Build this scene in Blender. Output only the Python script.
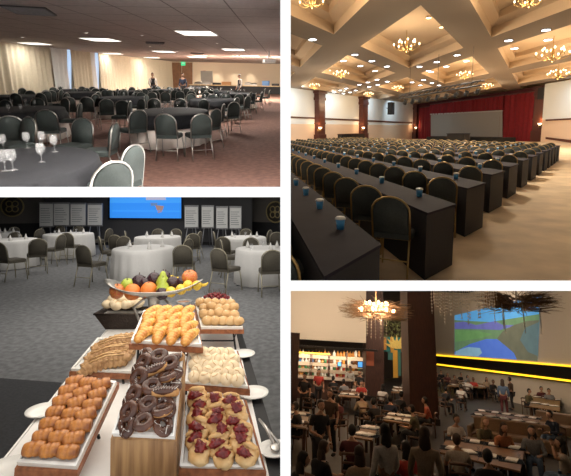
import bpy, bmesh, math, random
from mathutils import Vector, Matrix, noise
random.seed(7)
for o in list(bpy.data.objects): bpy.data.objects.remove(o)
SC = bpy.context.scene
COL = SC.collection
# ---------------------------------------------------------------- camera
F, PX, PY = 430.0, 285.5, 203.0            # focal length in pixels, principal point
cam = bpy.data.cameras.new('camera'); camo = bpy.data.objects.new('camera', cam); COL.objects.link(camo)
EYE = Vector((0, 0, 1.6))
camo.location = EYE; camo.rotation_euler = (math.pi/2, 0, 0)
cam.sensor_width = 36; cam.lens = 36*F/571; cam.shift_y = -(238-PY)/571
cam.clip_start = .05; cam.clip_end = 400
SC.camera = camo
SC.view_settings.view_transform = 'Standard'; SC.view_settings.look = 'None'
SC.view_settings.gamma = 1; SC.view_settings.exposure = 0; SC.view_settings.use_curve_mapping = False
# ---------------------------------------------------------------- world
w = bpy.data.worlds.new('world'); SC.world = w; w.use_nodes = True
w.node_tree.nodes['Background'].inputs[0].default_value = (1, 1, 1, 1)
w.node_tree.nodes['Background'].inputs[1].default_value = 1.2
# ---------------------------------------------------------------- the four halls, each with its own up direction
class Room:
    def __init__(s, key, cx, H, roll, eye):
        r = math.radians(roll); s.key = key; s.h = eye
        k = -((cx-PX)*math.sin(r) + (PY-H)*math.cos(r))/F
        u = Vector((math.sin(r), k, math.cos(r))).normalized()
        e2 = (Vector((0,1,0)) - u*u.y).normalized(); e1 = e2.cross(u)
        s.R = Matrix((e1, e2, u)).transposed()
        s.M = Matrix.Translation(EYE) @ s.R.to_4x4() @ Matrix.Translation((0,0,-eye))
        s.e = Vector((0,0,eye))
    def dir(s, px, py): return s.R.transposed() @ Vector((px-PX, F, PY-py))
    def at(s, px, py, z=0.0):                       # point of the horizontal plane at height z seen there
        d = s.dir(px, py); return s.e + d*((z-s.h)/d.z)
    def deep(s, px, py, D):                         # point at forward distance D
        d = s.dir(px, py); return s.e + d*(D/d.y)
    def wall(s, px, py, A, B, off=0.0):             # point of the upright plane through A and B
        n = Vector((B.y-A.y, A.x-B.x, 0)).normalized()
        if n.dot(s.e-A) < 0: n = -n
        d = s.dir(px, py); return s.e + d*(n.dot(A+n*off-s.e)/n.dot(d))
    def pix(s, p):
        q = s.R @ (Vector(p)-s.e); return PX+F*q.x/q.y, PY-F*q.z/q.y
TL = Room('TL', 140, 75, 1.0, 1.6)
TR = Room('TR', 431, 130, -1.0, 1.6)
BL = Room('BL', 140, 203, 0, 1.6)
BR = Room('BR', 431, 348, 3.5, 3.1)
S_L = (PY-192)/F; S_R = (PY-285.7)/F       # slopes of the two horizontal partitions
D0 = 1.15; HT = 5.15/F*D0                  # near edge and half thickness of the partitions
# ---------------------------------------------------------------- area lights of the halls; those under the partitions are added fill
def area(room, name, loc, size, energy, col=(1,1,1), rot=(0,0,0), sy=None, spread=180):
    l = bpy.data.lights.new(name, 'AREA'); l.energy = energy; l.color = col
    l.shape = 'RECTANGLE'; l.size = size; l.size_y = sy or size; l.spread = math.radians(spread)
    o = bpy.data.objects.new(name, l); COL.objects.link(o)
    from mathutils import Euler
    o.matrix_world = room.M @ Matrix.Translation(loc) @ Euler(rot).to_matrix().to_4x4()
    return o
def slab_light(slope, name, x0, x1, y0, y1, energy, col=(1,1,1)):   # unseen fill light added edge-on under a partition
    l = bpy.data.lights.new(name, 'AREA'); l.energy = energy; l.color = col; l.shape = 'RECTANGLE'
    l.size = x1-x0; l.size_y = (y1-y0)
    o = bpy.data.objects.new(name, l); COL.objects.link(o)
    ym = (y0+y1)/2
    o.location = ((x0+x1)/2, ym, 1.6+slope*ym-HT-.004); o.rotation_euler = (math.atan(slope), 0, 0)
    return o
slab_light(S_L, 'buffet_fill_light', -1.25, -.1, 1.5, 3.2, 17, (1,.93,.82))
slab_light(S_L, 'hall_fill_light', -3.6, -.3, 4.5, 8, 60, (1,.96,.9))
slab_light(S_L, 'hall_fill_light', -7, -.3, 9, 15, 110, (1,.96,.9))
for x0, x1, ym, e in ((.6,4.6,21,250),(5,12,20,330),(5,14,30,300)):    # unseen lights added to brighten the restaurant walls
    o = slab_light(S_R, 'wall_wash_light', x0, x1, ym-.1, ym+.1, e, (1,.80,.60)); o.rotation_euler.x += math.radians(58); o.location.z -= .07
    if x0 > 4: o.rotation_euler.z = math.radians(-25)
slab_light(S_R, 'restaurant_fill_light', .5, 7, 9, 13, 42, (1,.72,.45))
slab_light(S_R, 'restaurant_fill_light', .5, 12, 15, 24, 55, (1,.72,.45))
# ---------------------------------------------------------------- materials
MATS = {}
def mat(name, col, rough=.6, metal=0, var=.12, scale=30, bump=0, emit=None, es=1, trans=0, spec=.5, col2=None):
    if name in MATS: return MATS[name]
    m = bpy.data.materials.new(name); m.use_nodes = True; nt = m.node_tree; b = nt.nodes['Principled BSDF']
    b.inputs['Roughness'].default_value = rough; b.inputs['Metallic'].default_value = metal
    b.inputs['Specular IOR Level'].default_value = spec
    c2 = col2 or tuple(c*(1-var*2) for c in col)
    tc = nt.nodes.new('ShaderNodeTexCoord'); nz = nt.nodes.new('ShaderNodeTexNoise'); nz.inputs['Scale'].default_value = scale
    nz.inputs['Detail'].default_value = 4
    rp = nt.nodes.new('ShaderNodeValToRGB'); rp.color_ramp.elements[0].position = .35; rp.color_ramp.elements[1].position = .65
    rp.color_ramp.elements[0].color = (*c2, 1); rp.color_ramp.elements[1].color = (*[min(1,c) for c in col], 1)
    nt.links.new(tc.outputs['Object'], nz.inputs['Vector']); nt.links.new(nz.outputs['Fac'], rp.inputs['Fac'])
    nt.links.new(rp.outputs['Color'], b.inputs['Base Color'])
    if bump:
        bp = nt.nodes.new('ShaderNodeBump'); bp.inputs['Strength'].default_value = bump; bp.inputs['Distance'].default_value = .01
        nt.links.new(nz.outputs['Fac'], bp.inputs['Height']); nt.links.new(bp.outputs['Normal'], b.inputs['Normal'])
    if emit: b.inputs['Emission Color'].default_value = (*emit, 1); b.inputs['Emission Strength'].default_value = es
    if trans: b.inputs['Transmission Weight'].default_value = trans
    MATS[name] = m; return m
def grid_mat(name, col, line, sx, sy, lw=.02, rough=.8, vec='Object', offset=0):
    m = mat(name, col, rough, var=.06, scale=8); nt = m.node_tree; b = nt.nodes['Principled BSDF']
    old = b.inputs['Base Color'].links[0].from_socket
    tc = nt.nodes.new('ShaderNodeTexCoord'); br = nt.nodes.new('ShaderNodeTexBrick')
    br.offset = offset; br.inputs['Scale'].default_value = 1; br.inputs['Brick Width'].default_value = sx; br.inputs['Row Height'].default_value = sy
    br.inputs['Mortar Size'].default_value = lw; br.inputs['Mortar'].default_value = (*line, 1)
    nt.links.new(tc.outputs[vec], br.inputs['Vector']); nt.links.new(old, br.inputs['Color1']); nt.links.new(old, br.inputs['Color2'])
    nt.links.new(br.outputs['Color'], b.inputs['Base Color']); return m
def wood_mat(name, c1, c2, scale=3, rough=.45, st=(1,12,12)):
    m = mat(name, c1, rough, col2=c2, scale=scale); nt = m.node_tree
    mp = nt.nodes.new('ShaderNodeMapping'); mp.inputs['Scale'].default_value = st
    tc = [n for n in nt.nodes if n.type == 'TEX_COORD'][0]; nz = [n for n in nt.nodes if n.type == 'TEX_NOISE'][0]
    nt.links.new(tc.outputs['Object'], mp.inputs['Vector']); nt.links.new(mp.outputs['Vector'], nz.inputs['Vector']); return m
# ---------------------------------------------------------------- mesh builder
class MB:
    def __init__(s): s.v = []; s.f = []; s.m = Matrix.Identity(4); s.sm = []
    def add(s, vs, fs, smooth=False):
        n = len(s.v); s.v += [s.m @ Vector(v) for v in vs]; s.f += [[i+n for i in f] for f in fs]; s.sm += [smooth]*len(fs); return s
    def box(s, x0, x1, y0, y1, z0, z1, t=0):        # t: chamfer of the upright edges and top
        if not t: return s.prism([(x0,y0),(x1,y0),(x1,y1),(x0,y1)], z0, z1)
        P = lambda d: [(x0+d,y0),(x1-d,y0),(x1,y0+d),(x1,y1-d),(x1-d,y1),(x0+d,y1),(x0,y1-d),(x0,y0+d)]
        Q = [(max(x0+t,min(x1-t,x)), max(y0+t,min(y1-t,y))) for x,y in P(t)]
        a = [(x,y,z0) for x,y in P(t)] + [(x,y,z1-t) for x,y in P(t)] + [(x,y,z1) for x,y in
             [(x0+2*t,y0+t),(x1-2*t,y0+t),(x1-t,y0+2*t),(x1-t,y1-2*t),(x1-2*t,y1-t),(x0+2*t,y1-t),(x0+t,y1-2*t),(x0+t,y0+2*t)]]
        fs = [list(range(7,-1,-1)), list(range(16,24))]
        for L in (0,8):
            for i in range(8): j = (i+1)%8; fs.append([L+i, L+j, L+8+j, L+8+i])
        return s.add(a, fs)
    def prism(s, poly, z0, z1, smooth=False):
        n = len(poly)
        return s.add([(x,y,z0) for x,y in poly]+[(x,y,z1) for x,y in poly],
                     [list(range(n-1,-1,-1)), list(range(n,2*n))]+[[i,(i+1)%n,n+(i+1)%n,n+i] for i in range(n)], smooth)
    def quad(s, a, b, c, d): return s.add([a,b,c,d], [[0,1,2,3]])
    def lathe(s, prof, n=16, c=(0,0), smooth=True, sx=1, sy=1, wob=None):
        vs = []
        for k,(r,z) in enumerate(prof):
            for i in range(n):
                a = 2*math.pi*i/n; q = r*(1+(wob(a,k) if wob else 0)); vs.append((c[0]+q*math.cos(a)*sx, c[1]+q*math.sin(a)*sy, z))
        fs = [[k*n+i, k*n+(i+1)%n, (k+1)*n+(i+1)%n, (k+1)*n+i] for k in range(len(prof)-1) for i in range(n)]
        fs.append(list(range(n-1,-1,-1))); fs.append([(len(prof)-1)*n+i for i in range(n)])
        return s.add(vs, fs, smooth)
    def tube(s, pts, r, n=6, closed=False):
        pts = [Vector(p) for p in pts]; vs = []; m = len(pts)
        rs = r if isinstance(r,(list,tuple)) else [r]*m; prev = None
        for i,p in enumerate(pts):
            a = pts[(i-1)%m] if (closed or i) else p; b = pts[(i+1)%m] if (closed or i<m-1) else p
            t = (b-a).normalized() if (b-a).length > 1e-9 else Vector((0,0,1))
            if prev is None: prev = t.orthogonal().normalized()
            u = (prev - t*prev.dot(t)); u = u.normalized() if u.length > 1e-6 else t.orthogonal().normalized(); prev = u; w_ = t.cross(u)
            for k in range(n):
                q = 2*math.pi*k/n; vs.append(p + (u*math.cos(q)+w_*math.sin(q))*rs[i])
        fs = []
        for i in range(m if closed else m-1):
            j = (i+1)%m
            for k in range(n): fs.append([i*n+k, i*n+(k+1)%n, j*n+(k+1)%n, j*n+k])
        if not closed: fs += [list(range(n-1,-1,-1)), [(m-1)*n+k for k in range(n)]]
        return s.add(vs, fs, True)
    def ball(s, c, r, n=10, m=7, nz=0, fr=3, seed=0, fn=None):
        rx, ry, rz = r if isinstance(r,(tuple,list)) else (r,r,r); vs = []; fs = []
        for j in range(m+1):
            th = math.pi*j/m
            for i in range(n):
                a = 2*math.pi*i/n; d = Vector((math.sin(th)*math.cos(a), math.sin(th)*math.sin(a), math.cos(th)))
                k = 1 + (nz*noise.noise(d*fr+Vector((seed*3.1,seed,0))) if nz else 0)
                if fn: k *= fn(d)
                vs.append((c[0]+d.x*rx*k, c[1]+d.y*ry*k, c[2]+d.z*rz*k))
        for j in range(m):
            for i in range(n): fs.append([j*n+i, (j+1)*n+i, (j+1)*n+(i+1)%n, j*n+(i+1)%n])
        return s.add(vs, fs, True)
    def sheet(s, fn, nu, nv, smooth=True):
        vs = [fn(i/nu, j/nv) for j in range(nv+1) for i in range(nu+1)]
        return s.add(vs, [[j*(nu+1)+i, j*(nu+1)+i+1, (j+1)*(nu+1)+i+1, (j+1)*(nu+1)+i] for j in range(nv) for i in range(nu)], smooth)
    def mesh(s, name, m):
        me = bpy.data.meshes.new(name); me.from_pydata([tuple(v) for v in s.v], [], s.f); me.materials.append(m)
        me.polygons.foreach_set('use_smooth', s.sm)
        b = bmesh.new(); b.from_mesh(me); bmesh.ops.remove_doubles(b, verts=b.verts, dist=1e-6)
        bmesh.ops.recalc_face_normals(b, faces=b.faces); b.to_mesh(me); b.free(); me.update(); return me
    def build(s, name, m, parent=None):
        o = bpy.data.objects.new(name, s.mesh(name, m)); COL.objects.link(o)
        if parent: o.parent = parent
        return o
# ---------------------------------------------------------------- things
def tag(o, label, cat, group=None, kind=None):
    o['label'] = label; o['category'] = cat
    if group: o['group'] = group
    if kind: o['kind'] = kind
    return o
def empty(name): o = bpy.data.objects.new(name, None); o.empty_display_size = .1; COL.objects.link(o); return o
KIDS = {}
def thing(name, parts):        # parts: (name, MB, material[, [sub-parts]])
    t = empty(name)
    def rec(p, L):
        for q in L:
            o = q[1].build(q[0], q[2], p)
            if len(q) > 3: rec(o, q[3])
    rec(t, parts); return t
def dup(o, parent=None):
    c = o.copy(); COL.objects.link(c)
    if parent: c.parent = parent
    for ch in list(o.children): dup(ch, c)
    return c
def put(o, room, loc, yaw=0, sc=1, tilt=0, roll=0):
    S = Matrix.Diagonal((*(sc if isinstance(sc,(tuple,list)) else (sc,sc,sc)), 1))
    o.matrix_basis = room.M @ Matrix.Translation(loc) @ Matrix.Rotation(yaw,4,'Z') @ Matrix.Rotation(tilt,4,'X') @ Matrix.Rotation(roll,4,'Y') @ S
    o['hall'] = room.key; return o
class Proto:                    # first use moves the original, later uses copy it
    def __init__(s, o): s.o = o; s.used = False
    def get(s):
        if not s.used: s.used = True; return s.o
        return dup(s.o)
    def put(s, room, loc, yaw=0, sc=1, label='', cat='', group=None, **k):
        if s.used and not isinstance(s.o, Matrix): o = dup(s.o)
        else: o = s.o; s.used = True
        put(o, room, loc, yaw, sc, **k); tag(o, label, cat, group); return o
def struct(name, mb, m, room=None, parent=None):
    o = mb.build(name, m, parent)
    if parent is None:
        o['kind'] = 'structure'
        if room: o.matrix_basis = room.M; o['hall'] = room.key
    return o
def one(name, mb, m, room, label, cat, group=None, loc=(0,0,0), yaw=0, **k):
    return tag(put(mb.build(name, m), room, loc, yaw, **k), label, cat, group)
ORD = ['first','second','third','fourth','fifth','sixth','seventh','eighth','ninth','tenth','eleventh','twelfth','thirteenth','fourteenth','fifteenth','sixteenth','seventeenth','eighteenth','nineteenth','twentieth']
def nth(i): return ORD[i] if i < 20 else 'twenty-'+ORD[i-20] if i < 29 else 'thirtieth' if i == 29 else 'thirty-'+ORD[i-30]
V = Vector
# ---- banquet chair (faces +Y, origin on the floor under the seat)
def banquet_chair(name, fabric, metal):
    def dome(w, z0, z1, y0, y1):
        P = [(-w,z0),(w,z0)] + [(w*math.cos(a), z1-w*.85+w*.85*math.sin(a)) for a in [math.pi*i/10 for i in range(11)]]
        def Y(z, off): return -.2 - (z-.45)*.16 + off
        a = [(x, Y(z,y0), z) for x,z in P]; b = [(x*.93, Y(z,y1), z*.985+.008) for x,z in P]; c = [(x*.93, Y(z,y0-.018), z*.985+.008) for x,z in P]; n = len(P)
        m = MB(); m.add(a+b+c, [[n+i for i in range(n)], [2*n+i for i in range(n-1,-1,-1)]] + [[i,(i+1)%n,n+(i+1)%n,n+i] for i in range(n)]+[[2*n+i,2*n+(i+1)%n,(i+1)%n,i] for i in range(n)], True); return m, P, Y
    back, P, Y = dome(.195, .5, .89, 0, .045)
    fr = MB(); loop = [(-.205, -.19, .42)] + [(x*1.06, Y(z,0), z+(.012 if z>.6 else 0)) for x,z in reversed(P[2:])] + [(.205,-.19,.42)]
    fr.tube(loop, .012, 6)
    fr.tube([(-.2,-.19,.43),(-.2,.2,.42),(.2,.2,.42),(.2,-.19,.43)], .011, 6, True)
    fr.tube([(-.2,-.25,.2),(.2,-.25,.2)], .009, 6)
    seat = MB(); seat.box(-.215,.215,-.2,.23,.425,.505,.02)
    legs = []
    for sx in (-1,1):
        legs.append(MB().tube([(sx*.2,.2,.42),(sx*.215,.23,.21),(sx*.22,.25,0)], .012, 6))
        legs.append(MB().tube([(sx*.2,-.19,.43),(sx*.205,-.25,.2),(sx*.21,-.29,0)], .012, 6))
    return Proto(thing(name, [('seat',seat,fabric),('backrest',back,fabric),('frame',fr,metal)]+[('leg',l,metal) for l in legs]))
def settle(pts, tabs, gap=.56, rx=1.12, ry=1.5, it=60):    # keep chairs clear of tables and of one another (mostly moving in depth)
    for _ in range(it):
        for p in pts:
            for t in tabs:
                dx, dy = (p.x-t.x)/rx, (p.y-t.y)/ry; q = math.hypot(dx,dy)
                if q < 1: s = (1.001/max(q,.05)); p.x = t.x+dx*rx*s; p.y = t.y+dy*ry*s
        for i,p in enumerate(pts):
            for q in pts[i+1:]:
                d = p-q; l = d.length
                if l < gap:
                    if l < 1e-4: d = V((.1,.9,0)); l = 1
                    d *= (gap-l)/2/l*1.05; p.x += d.x*.7; q.x -= d.x*.7; p.y += d.y*1.2; q.y -= d.y*1.2
    return pts
# ================================================================ STRUCTURE
white = mat('white_wall_paint', (.93,.93,.93), .8, var=.005)
shell = mat('grey_shell_paint', (.35,.33,.31), .9)
MO = 150/F
def part_wall():
    top = (PY/F+MO); bot = ((476-PY)/F+.98); lf = PX/F+MO
    far = 100
    m = MB(); z = lambda y, s: 1.6+s*y
    a = [(-HT,D0,z(D0,-bot)),(-HT,far,z(far,-bot)),(-HT,far,z(far,top)),(-HT,D0,z(D0,top))]
    m.add(a+[(HT,y,q) for _,y,q in a], [[3,2,1,0],[4,5,6,7]]+[[i,(i+1)%4,4+(i+1)%4,4+i] for i in range(4)])
    struct('wall_centre', m, white)
    for s, sg, nm in ((S_L,-1,'wall_mid_left'),(S_R,1,'wall_mid_right')):
        m = MB(); a = [(sg*HT,D0,z(D0,s)-HT),(sg*HT,far,z(far,s)-HT),(sg*lf*far,far,z(far,s)-HT),(sg*lf*D0,D0,z(D0,s)-HT)]
        m.add(a+[(x,y,q+2*HT) for x,y,q in a], [[0,1,2,3],[7,6,5,4]]+[[i,4+i,4+(i+1)%4,(i+1)%4] for i in range(4)])
        struct(nm, m, white)
    # outer shells, unseen, added to keep world light out of the halls
    def sh(nm, a, b):   # a,b: unit directions (x/y, z/y)
        m = MB(); t = .1
        P = [Vector((a[0]*y,y,1.6+a[1]*y)) for y in (D0,far)]; Q = [Vector((b[0]*y,y,1.6+b[1]*y)) for y in (far,D0)]
        n = (P[1]-P[0]).cross(Q[0]-P[0]).normalized()*t
        if n.dot(Vector((a[0]+b[0],0,a[1]+b[1]))) < 0: n = -n
        L = P+Q; m.add(L+[p+n for p in L], [[0,1,2,3],[7,6,5,4]]+[[i,4+i,4+(i+1)%4,(i+1)%4] for i in range(4)])
        struct(nm, m, shell)
    sh('light_block_left',(-lf,top),(-lf,-bot)); sh('light_block_right',(lf,top),(lf,-bot))
    sh('light_block_top',(-lf,top),(lf,top)); sh('light_block_bottom',(-lf,-bot),(lf,-bot))
    g = 14; X = lambda p: (p-PX)/F*D0; Z = lambda p: 1.6+(PY-p)/F*D0; m = MB()
    for x0,x1,z0,z1 in ((X(-400),X(-g),Z(900),Z(-400)),(X(571+g),X(970),Z(900),Z(-400)),(X(-g),X(571+g),Z(-g),Z(-400)),(X(-g),X(571+g),Z(900),Z(476+g))):
        m.box(x0,x1,D0+.003,D0+.03,z0,z1)
    struct('light_block_front', m, white)  # unseen panels added around the openings to seal out world light
part_wall()
def vwall(nm, room, A, B, z0, z1, m, t=.15, parent=None):    # upright wall between two plan points, thickness away from the viewer
    A = Vector((A.x,A.y,0)); B = Vector((B.x,B.y,0)); n = Vector((B.y-A.y, A.x-B.x, 0)).normalized()
    if n.dot(-A) < 0: n = -n
    q = [(A.x,A.y),(B.x,B.y),(B.x-n.x*t,B.y-n.y*t),(A.x-n.x*t,A.y-n.y*t)]
    return struct(nm, MB().prism(q, z0, z1), m, room, parent)
def on_wall(room, A, B, pts, off=0.0, t=.02, mb=None):       # flat plate on a wall from pixel corners
    n = Vector((B.y-A.y, A.x-B.x, 0)).normalized()
    if n.dot(-Vector((A.x,A.y,0))) < 0: n = -n
    P = [room.wall(x,y,A,B,off) for x,y in pts]; k = len(P); mb = mb or MB()
    return mb.add(P+[p+n*t for p in P], [list(range(k)), list(range(2*k-1,k-1,-1))]+[[i,k+i,k+(i+1)%k,(i+1)%k] for i in range(k)])
# ---- top left hall
carpet_red = mat('red_brown_patterned_carpet', (.20,.102,.074), .95, scale=9, var=.1, col2=(.11,.052,.04), bump=.2)
tile_grey = grid_mat('grey_ceiling_tile', (.60,.56,.55), (.22,.2,.2), 1.25, 1.25, .018)
cream = mat('cream_wall', (.88,.76,.60), .85, var=.02)
struct('floor', MB().box(-60,30,1,60,-.1,0), carpet_red, TL)
struct('ceiling', MB().box(-60,30,1,60,3.0,3.1), tile_grey, TL)
TA = TL.at(-6,41.3,3.0); TB = TL.at(172,61.5,3.0); TC = TL.at(287,64.2,3.0)
TA0 = TA + (TA-TB).normalized()*14
vwall('wall_left', TL, TA0, TB, 0, 3, cream); vwall('wall_back', TL, TB, TC, 0, 3, cream)
pane = mat('pale_blue_daylight_pane', (.5,.65,.9), .3, emit=(.55,.72,1), es=.8)
for i, x in enumerate((69,96.5)):
    struct('window_%d'%(i+1), on_wall(TL, TA, TB, [(x-1.6,48),(x+1.6,48),(x+1.6,100),(x-1.6,100)], .02, .04), pane, TL)
# ---- top right hall
HC = 6.5
floor_tan = mat('tan_patterned_carpet', (.80,.61,.39), .85, scale=1.6, col2=(.62,.46,.29), bump=.05)
struct('floor', MB().box(-40,90,1,110,-.1,0), floor_tan, TR)
W1 = TR.at(284,87,HC); W2 = TR.at(416,104,HC); W3 = TR.at(545,86,HC)
W0 = W1+(W1-W2).normalized()*4
uppr = mat('pale_blue_white_wall', (.80,.86,.90), .8, var=.02); lowr = mat('peach_wall', (.80,.62,.48), .8, var=.03)
dado = mat('dark_red_wood', (.10,.03,.022), .4)
ZB = 2.55
def two_tone(nm, A, B):
    vwall(nm+'_upper', TR, A, B, ZB, HC, uppr); vwall(nm+'_lower', TR, A, B, 0, ZB, lowr)
two_tone('wall_left', W0, W2); 
WS = W2+(W3-W2)*1.0
vwall('wall_stage', TR, W2, WS, 0, HC, mat('dark_wine_wall', (.08,.01,.015), .9))
W4 = TR.at(545,84,HC); W5 = TR.at(600,75,HC)
W5 = W4 + Vector((W5.x-W4.x, W5.y-W4.y, 0))*1.0
two_tone('wall_right', W4, W5)
# coffered ceiling: a lattice of beams with recessed coffers
taupe = mat('taupe_beam_paint', (.25,.205,.17), .8, var=.04); coff = mat('cream_coffer_paint', (.70,.56,.41), .8, var=.03)
P00 = TR.at(341.5,46,HC); P10 = TR.at(408,73,HC); P11 = TR.at(480.6,48,HC)
GA = P10-P00; GB = P11-P10
def G(u, v, z=0): p = P00+GA*u+GB*v; return Vector((p.x,p.y,HC+z))
bm_beam = MB(); bm_cof = MB(); COFF = []
bw = .13
for i in range(-4,7):
    for j in range(-4,6):
        c = G(i+.5, j+.5)
        if c.y < -6 or c.y > 112: continue
        Q = lambda d, z: [G(i+a,j+b,z) for a,b in ((d,d),(1-d,d),(1-d,1-d),(d,1-d))]
        o_, p_, q_, r_, s_ = Q(0,0), Q(bw,0), Q(bw,.5), Q(bw+.07,.62), Q(bw+.07,.95)
        for k in range(4):
            l = (k+1)%4
            bm_beam.quad(o_[k],o_[l],p_[l],p_[k])
            bm_cof.quad(p_[k],p_[l],q_[l],q_[k]); bm_cof.quad(q_[k],q_[l],r_[l],r_[k]); bm_cof.quad(r_[k],r_[l],s_[l],s_[k])
        bm_cof.quad(*s_); COFF.append((i,j))
struct('ceiling_beams', bm_beam, taupe, TR); struct('ceiling_coffers', bm_cof, coff, TR)
# ---- bottom left hall
carpet_grey = mat('grey_loop_carpet', (.235,.235,.235), .95, scale=14, col2=(.15,.15,.152), bump=.3)
carpet_dark = mat('dark_grey_carpet_band', (.055,.055,.058), .95, scale=40, bump=.2)
struct('floor', MB().box(-25,6,.5,40,-.1,0), carpet_grey, BL)
B1 = BL.at(-40,248,0); B2 = BL.at(41,246,0); B3 = BL.at(246,243,0); B4 = BL.at(300,246,0)
wgrey = mat('dark_grey_wall_panel', (.085,.083,.085), .8, var=.05); wbrown = mat('taupe_wall_panel', (.13,.115,.10), .8, var=.05); wblack = mat('black_lower_wall', (.012,.012,.013), .6)
YB = B2.y+.4
vwall('wall_back', BL, V((B2.x-.3,YB,0)), V((B3.x+.3,YB,0)), 0, 4, wgrey)
vwall('wall_left_panel', BL, B1, B2, .85, 4, wbrown, .4); vwall('wall_left_base', BL, B1+V((0,.05,0)), B2+V((0,.05,0)), 0, .85, wblack, .3)
vwall('wall_right_panel', BL, B3, B4, .85, 4, wbrown, .4); vwall('wall_right_base', BL, B3+V((0,.05,0)), B4+V((0,.05,0)), 0, .85, wblack, .3)
struct('baseboard_back', MB().box(B2.x,B3.x,YB-.03,YB,0,.12), wblack, BL)
c0, c1, c2, c3 = [BL.at(*p,0) for p in ((-60,374),(62,383),(-10,520),(-200,520))]
struct('floor_dark_band', MB().add([V((p.x,p.y,.004)) for p in (c0,c1,c2,c3)], [[0,1,2,3]]), carpet_dark, BL)
# ---- bottom right hall
floor_br = mat('dark_stone_floor', (.06,.05,.044), .45, scale=2)
struct('floor', MB().box(-10,60,4,90,-.1,0), floor_br, BR)
R2 = BR.deep(571,366,25); R3 = BR.deep(434,355,43); R1 = R2+(R2-R3)*.45
cream2 = mat('cream_plaster_wall', (.62,.54,.44), .85, var=.03); dwood = wood_mat('dark_red_brown_wood', (.060,.022,.014), (.03,.011,.008), st=(10,10,1))
Rn = V((R3.x-R1.x,R3.y-R1.y,0)).normalized()
vwall('wall_right', BR, R1-Rn*3, R3+Rn*6, 0, 9, cream2)
K1 = BR.at(285,418,0); K2 = BR.at(375,402,0)
# ================================================================ TOP LEFT HALL
chrome = mat('silver_metal', (.40,.39,.37), .3, 1, var=.02); greenfab = mat('dark_grey_green_fabric', (.027,.037,.035), .85, scale=60, bump=.1)
blackcloth = mat('black_tablecloth', (.016,.017,.020), .85, spec=.25, scale=20); whitecloth = mat('white_table_skirt', (.78,.72,.66), .8, var=.03)
glass = mat('clear_glass', (.85,.87,.88), .08, spec=1.0, var=.01); glass.node_tree.nodes['Principled BSDF'].inputs['Alpha'].default_value = .10
lampw = mat('warm_white_light_panel', (1,1,1), .5, emit=(1,.95,.86), es=2.2); metal_w = mat('white_painted_metal', (.7,.68,.66), .5)
# curtains
cur_b = mat('beige_curtain_fabric', (.74,.66,.50), .85, scale=12, var=.04); cur_s = mat('sheer_white_curtain_fabric', (.86,.86,.84), .8, var=.02)
def curtain(px0, px1, m, label, nm='curtain', pitch=.42):
    A = TL.wall(px0, 60, TA, TB, .25); B = TL.wall(px1, 60, TA, TB, .25); A.z = B.z = 0
    L = (B-A).length; d = (B-A)/L; n = V((d.y,-d.x,0)); n = n if n.dot(-A) > 0 else -n; N = max(8, int(L/pitch*8))
    def off(u): s = u*L/pitch*2*math.pi; return .07*math.sin(s)+.03*math.sin(s*.37+1)
    mb = MB()
    for sgn in (0,.012): mb.sheet(lambda u,v: A+d*(u*L)+n*(off(u)*(1-.25*v)+sgn)+V((0,0,.03+v*2.95)), N, 4)
    t = empty(nm); mb.build('fabric_panel', m, t)
    MB().tube([A+n*0+V((0,0,2.985)), B+V((0,0,2.985))], .012, 6).build('curtain_track', metal_w, t)
    tag(put(t, TL, (0,0,0)), label, 'curtain', 'curtains along the long wall')
curtain(-30, 4.6, cur_b, 'beige pleated curtain at the far left end of the curtain wall')
curtain(5, 51, cur_b, 'wide beige pleated curtain left of the sheer white panel')
curtain(51.5, 67, cur_s, 'sheer white curtain just left of the first blue window strip')
curtain(70.8, 90, cur_b, 'beige curtain between the two blue window strips')
curtain(90.5, 95, cur_s, 'narrow sheer curtain just left of the second blue window strip')
curtain(98, 128, cur_b, 'beige curtain just right of the second blue window strip')
curtain(128.5, 171, cur_b, 'long beige curtain reaching the corner by the wooden door')
# ceiling fittings
def troffer(px, py, w, h, label):
    c = TL.at(px, py, 3.0); t = thing('ceiling_light', [('frame', MB().box(-w/2-.04,w/2+.04,-h/2-.04,h/2+.04,-.012,0), metal_w), ('diffuser', MB().box(-w/2,w/2,-h/2,h/2,-.02,-.008), lampw)])
    tag(put(t, TL, c), label, 'ceiling light', 'square ceiling lights')
    area(TL, 'ceiling_area_light', c+V((0,0,-.03)), w, (50 if px < 60 else 34 if px < 120 else 70 if px < 160 else 225), (1,.93,.84), sy=h)
for px,py,w,lab in ((197,33,1.15,'brightest square ceiling light nearest the viewer right of centre'),(101,39.5,1.15,'square ceiling light above the curtains left of centre'),
    (35,43.5,1.0,'square ceiling light at the curtain top on the far left'),(113,53.5,1.0,'small square ceiling light above the middle of the curtains'),
    (233.5,49.5,1.1,'square ceiling light right of centre toward the serving counter'),(164,51.5,1.1,'square ceiling light in the middle of the ceiling'),
    (197,57,1.2,'far square ceiling light near the exit sign'),(250,56,1.2,'far square ceiling light near the projector'),(152,57.5,1.0,'far square ceiling light near the end of the curtains')):
    troffer(px, py, w, w*1.25, lab)
for x,y in ((-2.5,2.4),(-1.2,4.2),(-5,4)): area(TL, 'ceiling_area_light', (x,y,2.95), 1.0, 340, (1,.93,.86))  # unseen ceiling lamps added near the viewer to brighten this hall
for x in (-6,-3.4,-.9): area(TL, 'back_wall_fill_light', (x,32,2.93), 1.2, 800, (1,.84,.66), rot=(math.radians(35),0,0))  # unseen lamps added to brighten the back wall
dl = Proto(thing('downlight', [('trim_ring', MB().lathe([(.09,0),(.09,-.015),(.06,-.02)],12), metal_w), ('lens', MB().lathe([(.055,-.012),(.05,-.022)],12), lampw)]))
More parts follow.
